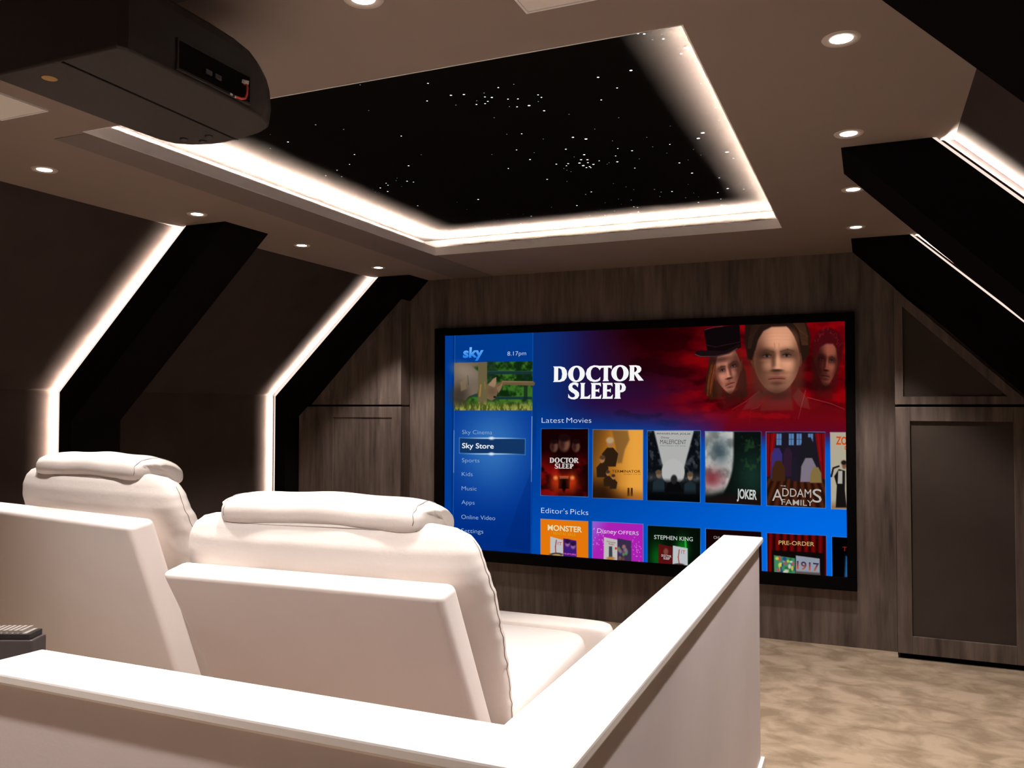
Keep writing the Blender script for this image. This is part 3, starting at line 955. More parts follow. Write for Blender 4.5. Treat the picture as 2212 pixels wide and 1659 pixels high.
def person(cx, cy, rx, ry, skin, tone, hair, tilt=0.0, side=1, jaw=0.82, neck=(70, 16, 16)):
    """a plain anonymous face lit from one side"""
    ca, sa = math.cos(math.radians(tilt)), math.sin(math.radians(tilt))
    T = lambda x, y: (cx + (x * ca - y * sa) * rx, cy + (x * sa + y * ca) * ry)
    S_ = lambda *ps: [T(*p) for p in ps]
    skin = np.array(skin, float)
    dk = skin * np.array(tone)
    hi = np.minimum(skin * 1.16, 255)
    poly(S_((-0.52, 0.6), (0.52, 0.6), (0.66, 1.55), (-0.66, 1.55)), neck, 4, 0.9)
    poly(S_((-0.92, -0.12), (-1.05, -0.16), (-1.05, 0.10), (-0.95, 0.30), (-0.88, 0.25)), dk, 1.2)
    poly(S_((0.92, -0.12), (1.05, -0.16), (1.05, 0.10), (0.95, 0.30), (0.88, 0.25)), dk, 1.2)
    n = 40
    head = []
    for i in range(n):
        a = 2 * PI * i / n
        x, y = math.cos(a), math.sin(a)
        wd_ = 0.93 - 0.10 * max(0, -y) - (1 - jaw) * 1.7 * max(0, y) ** 1.6
        head.append(T(x * wd_ * (1 + 0.10 * max(0, y) * (1 - y)), y * 1.04))
    poly(head, skin, 1.6)
    ell(*T(-0.74 * side, 0.15), rx * 0.42, ry * 1.0, dk * 0.62, 0.95, 0.85, tilt)
    ell(*T(0.86 * side, 0.2), rx * 0.24, ry * 0.85, dk * 0.7, 0.95, 0.7, tilt)
    ell(*T(0.08 * side, -0.56), rx * 0.50, ry * 0.26, hi, 0.95, 0.75, tilt)
    ell(*T(0.42 * side, 0.20), rx * 0.24, ry * 0.17, hi, 0.95, 0.75, tilt)
    ell(*T(-0.36 * side, 0.22), rx * 0.18, ry * 0.13, hi * 0.95, 0.95, 0.45, tilt)
    ell(*T(0.0, 0.70), rx * 0.62, ry * 0.34, dk * 0.85, 0.95, 0.40, tilt)
    ell(*T(0.02, 0.86), rx * 0.30, ry * 0.12, hi * 0.9, 0.95, 0.5, tilt)
    for s_ in (-1, 1):
        ell(*T(0.40 * s_, -0.10), rx * 0.32, ry * 0.15, dk * 0.45, 0.95, 0.85, tilt)
        ell(*T(0.40 * s_, 0.06), rx * 0.22, ry * 0.05, hi * 0.9, 0.95, 0.35, tilt)
        ell(*T(0.40 * s_, -0.055), rx * 0.14, ry * 0.034, (128, 112, 108), 0.5, 0.55, tilt)
        ell(*T(0.40 * s_, -0.06), rx * 0.060, ry * 0.040, (22, 20, 24), 0.45, 0.95, tilt)
        line([T(0.23 * s_, -0.075), T(0.40 * s_, -0.105), T(0.57 * s_, -0.07)], max(0.8, ry * 0.022), dk * 0.22, 0.85, 0.8)
        line([T(0.68 * s_, -0.185), T(0.44 * s_, -0.235), T(0.15 * s_, -0.175)], max(1.0, ry * 0.050), np.array(hair, float) + 14, 0.65, 1.5)
    ell(*T(0.05 * side, 0.10), rx * 0.075, ry * 0.24, hi, 0.95, 0.7, tilt)
    ell(*T(-0.14 * side, 0.12), rx * 0.085, ry * 0.26, dk * 0.55, 0.95, 0.6, tilt)
    ell(*T(0.03 * side, 0.31), rx * 0.15, ry * 0.06, hi, 0.95, 0.6, tilt)
    ell(*T(0.0, 0.375), rx * 0.22, ry * 0.04, dk * 0.28, 0.8, 0.9, tilt)
    ell(*T(0, 0.47), rx * 0.10, ry * 0.06, dk * 0.7, 0.95, 0.4, tilt)
    ell(*T(0, 0.585), rx * 0.32, ry * 0.042, np.array((132, 62, 56)) * skin.mean() / 145, 0.5, 0.75, tilt)
    ell(*T(0, 0.655), rx * 0.26, ry * 0.040, np.array((158, 86, 76)) * skin.mean() / 145, 0.6, 0.7, tilt)
    line([T(-0.33, 0.625), T(-0.1, 0.612), T(0.1, 0.612), T(0.33, 0.625)], max(0.8, ry * 0.020), dk * 0.2, 0.9, 0.9)
    ell(*T(0, 0.75), rx * 0.24, ry * 0.04, dk * 0.55, 0.9, 0.6, tilt)
    ell(*T(0, 1.06), rx * 0.55, ry * 0.16, dk * 0.4, 0.95, 0.7, tilt)
    return T, S_


# right figure
poly([(1752, 770), (1754, 735), (1768, 712), (1790, 706), (1810, 718), (1820, 745), (1815, 780), (1800, 760), (1765, 800)], (64, 8, 12), 4)
T, S_ = person(1783, 780, 26, 52, (132, 70, 54), (0.55, 0.36, 0.34), (36, 8, 8), 5, 1, 0.76, (84, 10, 14))
ell(1769, 795, 11, 42, (40, 8, 8), 0.95, 0.7)
poly(S_((-0.98, -0.15), (-1.15, -0.7), (-0.7, -1.25), (0.1, -1.42), (0.9, -1.22), (1.15, -0.8), (1.0, -0.2), (0.86, -0.60), (0.45, -0.78), (-0.1, -0.74), (-0.62, -0.55), (-0.84, -0.2)), (66, 8, 14), 3)
for q in range(34):
    a = _rs.rand() * 3.1
    x, y = T(math.cos(a) * (0.75 + 0.35 * _rs.rand()), -0.70 - 0.58 * math.sin(a) * (0.7 + 0.45 * _rs.rand()))
    line([(x, y), (x + _rs.randn() * 3, y - 2 - _rs.rand() * 3)], 0.9, (168, 30, 44), 0.45)
# left figure with a tall hat
poly([(1529, 770), (1521, 812), (1517, 846), (1530, 864), (1552, 862), (1566, 800), (1545, 768)], (50, 22, 12), 3)
poly([(1586, 768), (1606, 800), (1612, 855), (1588, 868), (1580, 830)], (44, 14, 10), 3)
T, S_ = person(1568, 798, 30, 52, (182, 118, 96), (0.58, 0.42, 0.38), (40, 22, 16), -13, -1, 0.70, (66, 12, 12))
for q in range(20):
    x = 1522 + _rs.rand() * 14
    line([(x + 8, 782 + _rs.rand() * 20), (x + 2, 812 + _rs.rand() * 20), (x - 1, 836 + _rs.rand() * 24)], 0.8, (128, 62, 28), 0.5, 0.8)
poly([(1514, 711), (1536, 706), (1592, 700), (1596, 750), (1560, 764), (1524, 766)], (13, 6, 9), 1.5)
line([(1519, 744), (1540, 749), (1594, 738)], 1.0, (78, 34, 42), 0.6)
poly([(1495, 764), (1498, 758), (1508, 756), (1522, 757), (1560, 758), (1592, 742), (1594, 748), (1570, 764), (1540, 771), (1508, 771)], (24, 12, 14), 1.2)
line([(1496, 765), (1508, 769.5), (1540, 769.5), (1568, 763), (1588, 752)], 1.3, (112, 78, 78), 0.7)
line([(1516, 712), (1535, 706.5), (1556, 704)], 1.6, (120, 44, 52), 0.7)
ell(1552, 776, 26, 7, (40, 18, 16), 0.9, 0.7, -8)
# middle figure: shoulders first, then the head
poly([(1560, 925), (1575, 888), (1606, 870), (1640, 846), (1710, 846), (1742, 862), (1800, 876), (1826, 888), (1834, 940), (1560, 940)], (104, 14, 20), 8, 0.7)
poly([(1636, 842), (1614, 864), (1600, 886), (1632, 880), (1650, 858)], (112, 46, 42), 2, 0.7)
poly([(1722, 838), (1742, 860), (1748, 884), (1724, 878), (1708, 856)], (112, 46, 42), 2, 0.7)
line([(1578, 884), (1608, 867), (1634, 846)], 1.2, (170, 98, 96), 0.45, 1.0)
line([(1742, 858), (1795, 872), (1824, 884)], 1.2, (186, 120, 112), 0.5, 1.0)
line([(1650, 858), (1634, 880), (1620, 884)], 1.0, (190, 120, 116), 0.5)
line([(1738, 842), (1730, 872), (1722, 905)], 1.0, (196, 124, 122), 0.5)
line([(1618, 885), (1616, 920)], 0.9, (150, 60, 60), 0.5)
poly([(1610, 758), (1606, 722), (1620, 698), (1660, 690), (1712, 688), (1738, 698), (1746, 726), (1739, 760), (1728, 768), (1620, 768)], (30, 17, 13), 2)
T, S_ = person(1674, 772, 54, 74, (196, 138, 108), (0.58, 0.46, 0.42), (60, 38, 26), -1, 1, 0.95, (104, 40, 36))
ell(1674, 832, 40, 16, (84, 48, 38), 0.95, 0.45)
ell(1674, 804, 22, 4, (90, 52, 42), 0.95, 0.5)
ell(1674, 829, 9, 6, (80, 46, 38), 0.9, 0.45)
line([(1668, 740), (1670, 751)], 1.0, (120, 70, 56), 0.6, 1)
line([(1679, 741), (1678, 750)], 1.0, (120, 70, 56), 0.4, 1)
for yy in (719, 726, 733):
    line([(1646, yy + 1), (1675, yy - 1), (1704, yy)], 0.9, (158, 104, 80), 0.25, 1)
poly([(1604, 700), (1640, 686), (1668, 690), (1652, 702), (1638, 714), (1628, 738), (1624, 764), (1620, 778), (1610, 774), (1604, 735)], (30, 17, 13), 2.5)
poly([(1630, 684), (1718, 682), (1714, 699), (1692, 704), (1662, 705), (1644, 714), (1632, 734), (1627, 756), (1619, 756)], (32, 18, 14), 2.5)
poly([(1706, 686), (1722, 716), (1725, 748), (1728, 766), (1738, 752), (1744, 716), (1734, 688)], (34, 19, 14), 2.5)
poly([(1700, 684), (1735, 690), (1747, 722), (1744, 765), (1730, 782), (1726, 752), (1722, 724), (1712, 704), (1704, 697)], (36, 20, 14), 2.5)
for q in range(14):
    line([(1706 + q * 2.0, 692), (1722 + q * 1.5, 713 + q), (1729 + q, 744)], 0.9, (118, 72, 46), 0.4, 0.8)
for q in range(8):
    line([(1640 - q * 3, 696 + q), (1624 - q * 1.6, 722 + q), (1617 - q, 752)], 0.9, (70, 44, 32), 0.4, 0.8)
# red haze in front
hz = sm(850, 915, PY) * sm(1500, 1580, PX) * sm(975, 925, PY)
put(sl, hz * 0.55, (112, 0, 10))
hz = sm(0.55, 0.75, fbm(PX + PY * 0.4, PY * 2.2, 38, 21)) * sm(830, 870, PY) * sm(1490, 1560, PX) * sm(940, 900, PY)
put(sl, hz * 0.55, (150, 8, 16))
put(sl, sm(905, 945, PY) * sm(1380, 1600, PX) * sm(1000, 960, PY) * 0.35, (70, 0, 60))
blu = sm(925, 1000, PY) * sm(1147, 1150, PX)
put(sl, blu, right_col)

# --- small live picture: an animal in a paddock
TH = [(979, 784.8), (1146, 781), (1146.4, 886.6), (979, 886.8)]
poly(TH, (32, 66, 24), 0.5)
sw = window(979, 1146, 780, 887, 0)
X, Y = PX[sw], PY[sw]
inside = sm(0.6, -0.6, sdf(TH, X, Y))
n_ = fbm(X, Y, 12, 40)
put(sw, inside, mixc((14, 40, 14), (58, 108, 34), sm(0.3, 0.7, n_)))
put(sw, inside * sm(1052, 1044, X) * sm(800, 790, Y + (X - 1010) * 0.1), (110, 96, 74))
poly([(1049, 781), (1068, 781), (1066, 868), (1049, 870)], (30, 44, 34), 2, 0.6)
for ya, yb2 in ((802, 809), (857, 863)):
    poly([(1050, ya), (1146, ya), (1146, yb2), (1050, yb2)], (24, 52, 50), 0.8)
    line([(1050, ya + 0.5), (1146, ya)], 0.9, (64, 100, 96), 0.6)
poly([(1013, 852), (1034, 850), (1034, 858), (1013, 858)], (40, 60, 52), 0.8)
poly([(1128, 809), (1136, 809), (1136, 872), (1128, 872)], (18, 36, 32), 1, 0.8)
line([(1070, 836), (1084, 827), (1110, 828), (1147, 829)], 9, (104, 84, 58), 1, 1.2)
line([(1082, 825), (1147, 825)], 1.6, (160, 132, 96), 0.7)
body = [(979, 788), (994, 785), (1014, 790), (1030, 804), (1036, 830), (1028, 850), (1012, 856), (1000, 868), (994, 880), (979, 880)]
poly(body, (112, 98, 84), 1.2)
ell(1002, 802, 24, 14, (150, 134, 120), 0.9, 0.6, 20)
ell(990, 855, 18, 22, (52, 44, 36), 0.8, 0.8)
poly([(992, 826), (1004, 818), (1006, 840), (994, 846)], (128, 108, 84), 2, 0.7)
line([(1008, 812), (1010, 832)], 1.2, (60, 50, 42), 0.7)
hed = [(1046, 834), (1056, 826), (1068, 826), (1074, 838), (1072, 850), (1068, 860), (1060, 866), (1050, 862), (1046, 852)]
poly(hed, (112, 90, 68), 1)
poly([(1052, 832), (1062, 819), (1069, 815), (1069, 828), (1065, 838)], (150, 120, 92), 0.8)
poly([(1070, 838), (1078, 832), (1084, 824), (1080, 840), (1074, 850)], (130, 104, 76), 0.8)
ell(1066, 858, 3, 2, (22, 16, 12), 0.5)
ell(1060, 846, 9, 8, (90, 72, 54), 0.8, 0.6)
poly([(1030, 783.5), (1049, 783), (1050, 886), (1030, 886)], (104, 92, 62), 0.8)
line([(1036, 832), (1034, 856)], 2.6, (170, 128, 50), 0.8, 1.2)
line([(1044, 826), (1046, 840)], 2, (150, 116, 52), 0.6, 1)
gs = sm(862, 882, Y + 5 * (n_ - 0.5)) * inside
put(sw, gs, mixc((70, 84, 30), (150, 150, 70), sm(0.35, 0.7, fbm(X * 3, Y, 10, 60))))
poly([(979, 860), (1010, 866), (1004, 880), (979, 880)], (52, 50, 34), 3, 0.5)

# --- highlight bar
HB = [(991.8, 945.6), (1132.2, 947.8), (1132.2, 982.0), (991.8, 978.4)]
poly(HB, (18, 52, 98), 0.6)
line(HB + HB[:1], 1.2, (72, 140, 205), 0.9)
for gx_, gy_ in ((1060, 946.6), (1060, 980.2)):
    ell(gx_, gy_, 40, 1.3, (205, 228, 250), 0.9, 0.85)
    ell(gx_, gy_, 5, 3, (235, 245, 255), 0.9, 0.9)


def poster(q, fill, edge=(70, 140, 215)):
    line(q + q[:1], 1.8, edge, 0.85)
    poly(q, fill, 0.5)
    sw = window(min(p[0] for p in q), max(p[0] for p in q), min(p[1] for p in q), max(p[1] for p in q), 1)
    X, Y = PX[sw], PY[sw]
    s_ = (X - q[0][0]) / (q[1][0] - q[0][0])
    yt = q[0][1] + (q[1][1] - q[0][1]) * s_
    yb_ = q[3][1] + (q[2][1] - q[3][1]) * s_
    return sw, sm(0.6, -0.6, sdf(q, X, Y)), s_, (Y - yt) / (yb_ - yt)


# row one, generic cover art in each poster's own colours
P1 = [(1166.6, 926.6), (1267, 926.6), (1268, 1073), (1166.6, 1069)]
sw, m_, s_, t_ = poster(P1, (40, 2, 4))
n_ = fbm(PX[sw], PY[sw], 26, 80)
put(sw, m_, mixc((22, 0, 2), (120, 8, 8), sm(0.38, 0.68, n_) * sm(0.25, 0.7, t_)))
put(sw, m_ * np.exp(-((s_ - 0.5) / 0.3) ** 2 - ((t_ - 0.82) / 0.18) ** 2) * 0.8, (176, 34, 12))
for fx_, fs in ((1216, 1.0), (1194, 0.7), (1241, 0.7)):
    ell(fx_, 958 + (1 - fs) * 22, 12 * fs, 17 * fs, np.array((110, 72, 58)) * (0.6 + 0.4 * fs), 0.3)
    ell(fx_ - 5 * fs, 958 + (1 - fs) * 22, 6 * fs, 16 * fs, (30, 8, 8), 0.8, 0.7)
    ell(fx_, 946 + (1 - fs) * 25, 12.5 * fs, 8 * fs, (26, 8, 8), 0.4)
poly([(1186, 950), (1187, 940), (1202, 939), (1203, 951)], (14, 4, 6), 1)
poly([(1204, 1030), (1229, 1031), (1228, 1056), (1204, 1055)], (28, 4, 4), 1)
poly([(1206, 1028), (1226, 1028), (1226, 1034), (1206, 1034)], (200, 120, 70), 1, 0.6)
for x in (1198, 1234):
    ell(x, 1032, 4, 4, (255, 190, 110), 0.9)
    ell(x, 1040, 9, 18, (200, 70, 20), 0.9, 0.5)
ell(1216, 1050, 4, 12, (14, 2, 2), 0.4)
P2 = [(1277.4, 928.3), (1384.8, 929), (1385.7, 1079.5), (1278, 1075)]
sw, m_, s_, t_ = poster(P2, (190, 120, 30))
put(sw, m_, mixc((160, 98, 26), (228, 158, 62), sm(0.2, 0.85, s_)))
put(sw, m_ * sm(0.45, 0.0, s_ + 0.35 * t_) * 0.75, (70, 46, 24))
put(sw, m_ * sm(0.72, 1.0, t_ - 0.1 * s_) * 0.9, (58, 26, 8))
put(sw, m_ * sm(0.5, 0.95, t_) * sm(0.6, 0.2, s_) * 0.9, (36, 18, 8))
poly([(1318, 930), (1352, 930), (1356, 950), (1346, 972), (1340, 1000), (1330, 1001), (1326, 965)], (112, 78, 40), 3, 0.75)
for x, y, s2, hc in ((1314, 956, 1.0, (178, 150, 110)), (1298, 992, 0.75, (80, 56, 36)), (1310, 1022, 0.55, (70, 44, 26)), (1322, 1030, 0.5, (64, 40, 24))):
    poly([(x - 15 * s2, y + 52 * s2), (x - 17 * s2, y + 24 * s2), (x - 6 * s2, y + 11 * s2), (x + 7 * s2, y + 11 * s2), (x + 18 * s2, y + 24 * s2), (x + 13 * s2, y + 52 * s2)], (44, 28, 16), 1)
    ell(x, y, 7 * s2, 10 * s2, (160, 112, 76), 0.3)
    ell(x, y - 5 * s2, 8 * s2, 6.5 * s2, hc, 0.4)
for x in (1355, 1362):
    poly([(x - 2.5, 1072), (x - 2, 1054), (x + 2, 1054), (x + 2.5, 1072)], (70, 38, 14), 0.8)
put(sw, m_ * sm(0.88, 1.0, t_) * sm(0.5, 0.9, s_) * 0.5, (220, 130, 40))
P3 = [(1395, 930.6), (1509, 930.6), (1510, 1085.5), (1396, 1080.7)]
sw, m_, s_, t_ = poster(P3, (172, 172, 170))
put(sw, m_ * sm(0.55, 0.8, t_), (20, 24, 28))
nz = fbm(PX[sw] * 0.7 + PY[sw] * 0.6, PY[sw] * 0.5 - PX[sw] * 0.9, 9, 90)
wing = np.clip(sm(0.02, -0.02, s_ - 0.12 - 0.30 * np.clip(t_ * 1.15, 0, 0.62)) + sm(-0.02, 0.02, s_ - 0.88 + 0.30 * np.clip(t_ * 1.15, 0, 0.62)), 0, 1) * sm(0.86, 0.55, t_)
put(sw, m_ * wing, mixc((10, 13, 18), (52, 58, 66), sm(0.45, 0.75, nz)))
ell(1451, 1020, 25, 28, (178, 178, 176), 0.06)
put(sw, m_ * sm(0.66, 0.76, t_), (14, 17, 20))
for x, y, c in ((1420, 1025, (120, 98, 86)), (1488, 1030, (140, 118, 100))):
    poly([(x - 13, y + 38), (x - 12, y + 16), (x, y + 9), (x + 12, y + 16), (x + 13, y + 38)], (30, 42, 50), 1.5)
    ell(x, y, 5.5, 8, c, 0.3)
    ell(x, y - 5, 6.5, 5, (90, 70, 50), 0.4)
poly([(1432, 1062), (1440, 1044), (1452, 1038), (1464, 1042), (1474, 1062)], (8, 8, 10), 1.5)
ell(1453, 1036, 7, 10, (34, 32, 34), 0.3)
put(sw, m_ * sm(0.8, 0.95, t_), (4, 5, 7))
P4 = [(1519.8, 932.2), (1640.6, 933), (1642.4, 1092.6), (1521.6, 1086)]
sw, m_, s_, t_ = poster(P4, (12, 26, 22))
put(sw, m_, mixc((8, 14, 12), (20, 44, 36), np.exp(-((s_ - 0.85) / 0.3) ** 2 - ((t_ - 0.6) / 0.35) ** 2)))
pale = sm(0.04, -0.02, s_ - 0.50 + 0.42 * np.clip(t_ - 0.35, 0, 1) ** 2 * 1.6) * sm(0.97, 0.80, t_ + 0.2 * s_)
n_ = fbm(PX[sw], PY[sw], 20, 95)
put(sw, m_ * pale, mixc((120, 122, 118), (196, 196, 190), sm(0.3, 0.7, n_)))
put(sw, m_ * pale * np.exp(-((s_ - 0.28) / 0.17) ** 2 - ((t_ - 0.27) / 0.2) ** 2) * 0.75, (36, 58, 70))
put(sw, m_ * pale * np.exp(-((s_ - 0.12) / 0.22) ** 2 - ((t_ - 0.66) / 0.14) ** 2) * 0.8, (112, 22, 34))
put(sw, m_ * sm(0.55, 0.8, s_) * sm(0.56, 0.74, fbm(PX[sw] * 1.4, PY[sw], 14, 97)) * sm(0.75, 0.5, t_) * 0.7, (34, 66, 34))
put(sw, m_ * sm(0.86, 1.0, t_ + 0.1 * s_) * 0.9, (26, 14, 14))
P5 = [(1652.7, 933.5), (1781, 934), (1783.4, 1099), (1655.4, 1093)]
sw, m_, s_, t_ = poster(P5, (28, 22, 34))
put(sw, m_ * sm(0.60, 0.66, t_), mixc((74, 34, 16), (34, 14, 8), np.abs(np.sin((s_ - 0.5) / (t_ + 0.12) * 22)) ** 2))
for x in (1675, 1702, 1719, 1744):
    poly([(x, 937), (x + 11, 937), (x + 11, 962), (x, 962)], (86, 122, 168), 0.8)
    line([(x + 5.5, 937), (x + 5.5, 962)], 0.9, (30, 40, 70), 0.9)
    line([(x, 949), (x + 11, 949)], 0.9, (30, 40, 70), 0.9)
for a, b in (((1653.5, 936), (1655, 1030)), ((1781, 936), (1782, 1036))):
    d_ = 1 if a[0] < 1700 else -1
    poly([a, (a[0] + 22 * d_, a[1]), (a[0] + 14 * d_, a[1] + 50), (b[0] + 6 * d_, b[1]), b], (118, 10, 14), 1)
    line([(a[0] + 8 * d_, a[1]), (b[0] + 4 * d_, b[1])], 1.6, (60, 2, 6), 0.8)
    line([(a[0] + 16 * d_, a[1]), (a[0] + 9 * d_, a[1] + 60)], 1.4, (170, 24, 26), 0.6)
for x, y0_, y1_2, wv, c in ((1676, 968, 1035, 13, (54, 44, 110)), (1700, 968, 1030, 10, (44, 26, 44)), (1743, 945, 1030, 17, (24, 24, 30)), (1746, 990, 1042, 18, (120, 110, 124)), (1716, 990, 1040, 8, (28, 24, 36)), (1680, 996, 1040, 15, (62, 34, 18)), (1762, 1010, 1044, 13, (126, 104, 62))):
    poly([(x - wv, y1_2), (x - wv * 0.9, y0_ + wv), (x - wv * 0.4, y0_), (x + wv * 0.4, y0_), (x + wv * 0.9, y0_ + wv), (x + wv, y1_2)], c, 1.4)
P6 = [(1793, 934.7), (1840, 935), (1842, 1101.6), (1796.8, 1100.4)]
sw, m_, s_, t_ = poster(P6, (172, 164, 142), (180, 180, 185))
put(sw, m_ * sm(0.86, 1.0, t_) * 0.7, (130, 84, 40))
poly([(1806, 1098), (1808, 1050), (1802, 1030), (1812, 1014), (1826, 1018), (1826, 1060), (1830, 1098)], (22, 18, 18), 1)
poly([(1811, 1018), (1820, 1018), (1820, 1046), (1810, 1046)], (170, 166, 158), 1)
ell(1824, 1006, 5, 8, (120, 84, 64), 0.3)
ell(1823, 1000, 6, 5, (30, 20, 16), 0.4)
line([(1796, 1030), (1800, 1012), (1812, 1008)], 4, (24, 20, 20), 1)
# row two
Q1 = [(1167, 1120.4), (1268.5, 1126), (1269.6, 1215), (1168, 1210)]
poster(Q1, (226, 118, 10))
Q2 = [(1278.3, 1126.4), (1387, 1132.4), (1388, 1222), (1279, 1216)]
sw, m_, s_, t_ = poster(Q2, (170, 50, 190))
put(sw, m_, mixc((150, 90, 205), (170, 32, 176), sm(0.0, 0.4, s_ + 0.4 * t_)))
for q in range(150):
    u_ = _rs.rand()
    x, y = 1279 + 107 * u_, 1150 + 45 * u_ + _rs.randn() * 14
    if (x < 1306 or x > 1358) and 1140 < y < 1218 and 1280 < x < 1386:
        ell(x, y, 0.9, 0.9, (226, 170, 232), 0.6, 0.75)
Q3 = [(1397, 1135), (1511.4, 1141.8), (1512, 1236), (1398, 1228)]
sw, m_, s_, t_ = poster(Q3, (4, 14, 6))
put(sw, m_ * np.exp(-((s_ - 0.18) / 0.14) ** 2 - ((t_ - 0.75) / 0.35) ** 2) * 0.9, (6, 92, 20))
put(sw, m_ * np.exp(-((s_ - 0.66) / 0.12) ** 2 - ((t_ - 0.5) / 0.25) ** 2) * 0.9, (10, 120, 24))
line([(1479, 1168), (1481, 1200)], 4, (40, 200, 60), 0.8, 1.5)
Q4 = [(1523, 1142.8), (1644, 1150), (1646, 1246), (1524, 1238)]
poster(Q4, (20, 3, 5))
Q5 = [(1656.3, 1153), (1785.6, 1159.6), (1787, 1256), (1658, 1248)]
sw, m_, s_, t_ = poster(Q5, (66, 4, 4))
put(sw, m_, mixc((30, 0, 2), (108, 8, 6), np.abs(np.sin(s_ * 26)) ** 1.5))
poly([(1667, 1190), (1781, 1197), (1782, 1260), (1668, 1252)], (14, 8, 8), 1.5)
poly([(1672, 1201), (1718, 1208), (1719, 1250), (1673, 1246)], (60, 130, 90), 0.8)
for q in range(34):
    ell(1675 + _rs.rand() * 42, 1208 + _rs.rand() * 34, 2 + _rs.rand() * 3, 2 + _rs.rand() * 4, [(210, 200, 60), (200, 205, 200), (40, 60, 120), (190, 70, 90), (30, 100, 50)][q % 5], 0.4, 0.85)
poly([(1720, 1202), (1772, 1209), (1773, 1256), (1720, 1250)], (140, 148, 160), 0.8)
poly([(1720, 1236), (1773, 1240), (1773, 1256), (1720, 1250)], (80, 70, 66), 3)
Q6 = [(1798.6, 1161.4), (1845, 1164), (1846, 1256), (1800, 1252)]
poster(Q6, (2, 2, 5))
poly([(1829, 1204), (1840, 1204), (1840, 1250), (1827, 1250)], (40, 110, 170), 3, 0.8)


def cover(q, col):
    poly(q, col, 0.6)


cover([(1187.8, 1158), (1215, 1166), (1216, 1216), (1188, 1213)], (186, 190, 192))
ell(1201, 1197, 14, 4, (60, 50, 40), 0.3)
ell(1201, 1199, 10, 3, (190, 150, 90), 0.3)
line([(1201, 1166), (1199, 1180), (1200, 1194)], 2, (160, 26, 26), 0.9)
cover([(1216, 1162), (1244, 1167.5), (1245, 1218), (1216, 1216)], (62, 26, 120))
for x, y in ((1225, 1173), (1237, 1178)):
    ell(x, y, 5, 7, (150, 100, 150), 0.4)
    ell(x, y - 4, 6, 5, (40, 16, 60), 0.4)
cover([(1303, 1160), (1332, 1166), (1332, 1222), (1303, 1218)], (186, 184, 180))
poly([(1314, 1180), (1321, 1180), (1322, 1206), (1314, 1206)], (56, 62, 72), 1)
ell(1318, 1206, 9, 3.5, (176, 120, 60), 0.5)
ell(1329, 1184.5, 2.2, 2.6, (190, 40, 36), 0.4)
cover([(1332.5, 1162.5), (1362, 1168.5), (1363, 1224), (1333, 1221)], (54, 44, 74))
for q in range(16):
    ell(1335 + _rs.rand() * 25, 1180 + _rs.rand() * 30, 3, 4, [(90, 110, 170), (160, 110, 90), (90, 140, 80), (120, 60, 50)][q % 4], 0.5, 0.8)
cover([(1421, 1175.5), (1451, 1181.5), (1451, 1232), (1421, 1228)], (86, 16, 18))
ell(1437, 1192, 5, 7, (120, 70, 60), 0.4)
cover([(1452, 1179), (1484, 1185), (1485, 1236), (1452, 1231)], (186, 190, 192))
line([(1466, 1188), (1464, 1204), (1466, 1218)], 2, (160, 26, 26), 0.9)
ell(1464, 1221, 13, 3.5, (60, 50, 40), 0.3)

IMG = np.clip(IMG, 0, 255) / 255.0
LIN = np.where(IMG <= 0.04045, IMG / 12.92, ((IMG + 0.055) / 1.055) ** 2.4)


def emit_vc(name):
    m = bpy.data.materials.new(name)
    m.use_nodes = True
    nt = m.node_tree
    nt.nodes.clear()
    out = nt.nodes.new('ShaderNodeOutputMaterial')
    em = nt.nodes.new('ShaderNodeEmission')
    at = nt.nodes.new('ShaderNodeAttribute')
    at.attribute_name = 'picture'
    nt.links.new(at.outputs['Color'], em.inputs['Color'])
    nt.links.new(em.outputs[0], out.inputs['Surface'])
    return m


SCREEN = emit_vc('screen_light')
U = uu.ravel()
V = vv.ravel()
co = np.stack([SX0 + U * (SX1 - SX0) - cxs, np.full(U.shape, SY - YF), SZ1 - V * (SZ1 - SZ0)], 1).astype(np.float32)
ii = (np.arange(NYG)[:, None] * (NXG + 1) + np.arange(NXG)[None, :]).ravel()
quads = np.stack([ii, ii + NXG + 1, ii + NXG + 2, ii + 1], 1).astype(np.int32)
me = bpy.data.meshes.new('picture')
me.vertices.add(len(co))
me.vertices.foreach_set('co', co.ravel())
me.loops.add(quads.size)
me.loops.foreach_set('vertex_index', quads.ravel())
me.polygons.add(len(quads))
me.polygons.foreach_set('loop_start', np.arange(0, quads.size, 4, dtype=np.int32))
me.update(calc_edges=True)
at = me.color_attributes.new('picture', 'FLOAT_COLOR', 'POINT')
at.data.foreach_set('color', np.concatenate([LIN.reshape(-1, 3), np.ones((len(co), 1))], 1).astype(np.float32).ravel())
me.materials.append(SCREEN)
pic = bpy.data.objects.new('picture', me)
COL.objects.link(pic)
pic.parent = scr
pic['label'] = 'glowing blue menu picture'

# --- lettering on the menu, as flat outlines lying on the picture
def push(vs, fs, cols):
    mt_ = bpy.data.meshes.new('lettering')
    mt_.from_pydata(vs, [], fs)
    ca = mt_.color_attributes.new('picture', 'FLOAT_COLOR', 'POINT')
    ca.data.foreach_set('color', np.array([[*c, 1.0] for c in cols], np.float32).ravel())
    mt_.materials.append(SCREEN)
    lo_ = bpy.data.objects.new('lettering', mt_)
    COL.objects.link(lo_)
    lo_.parent = pic


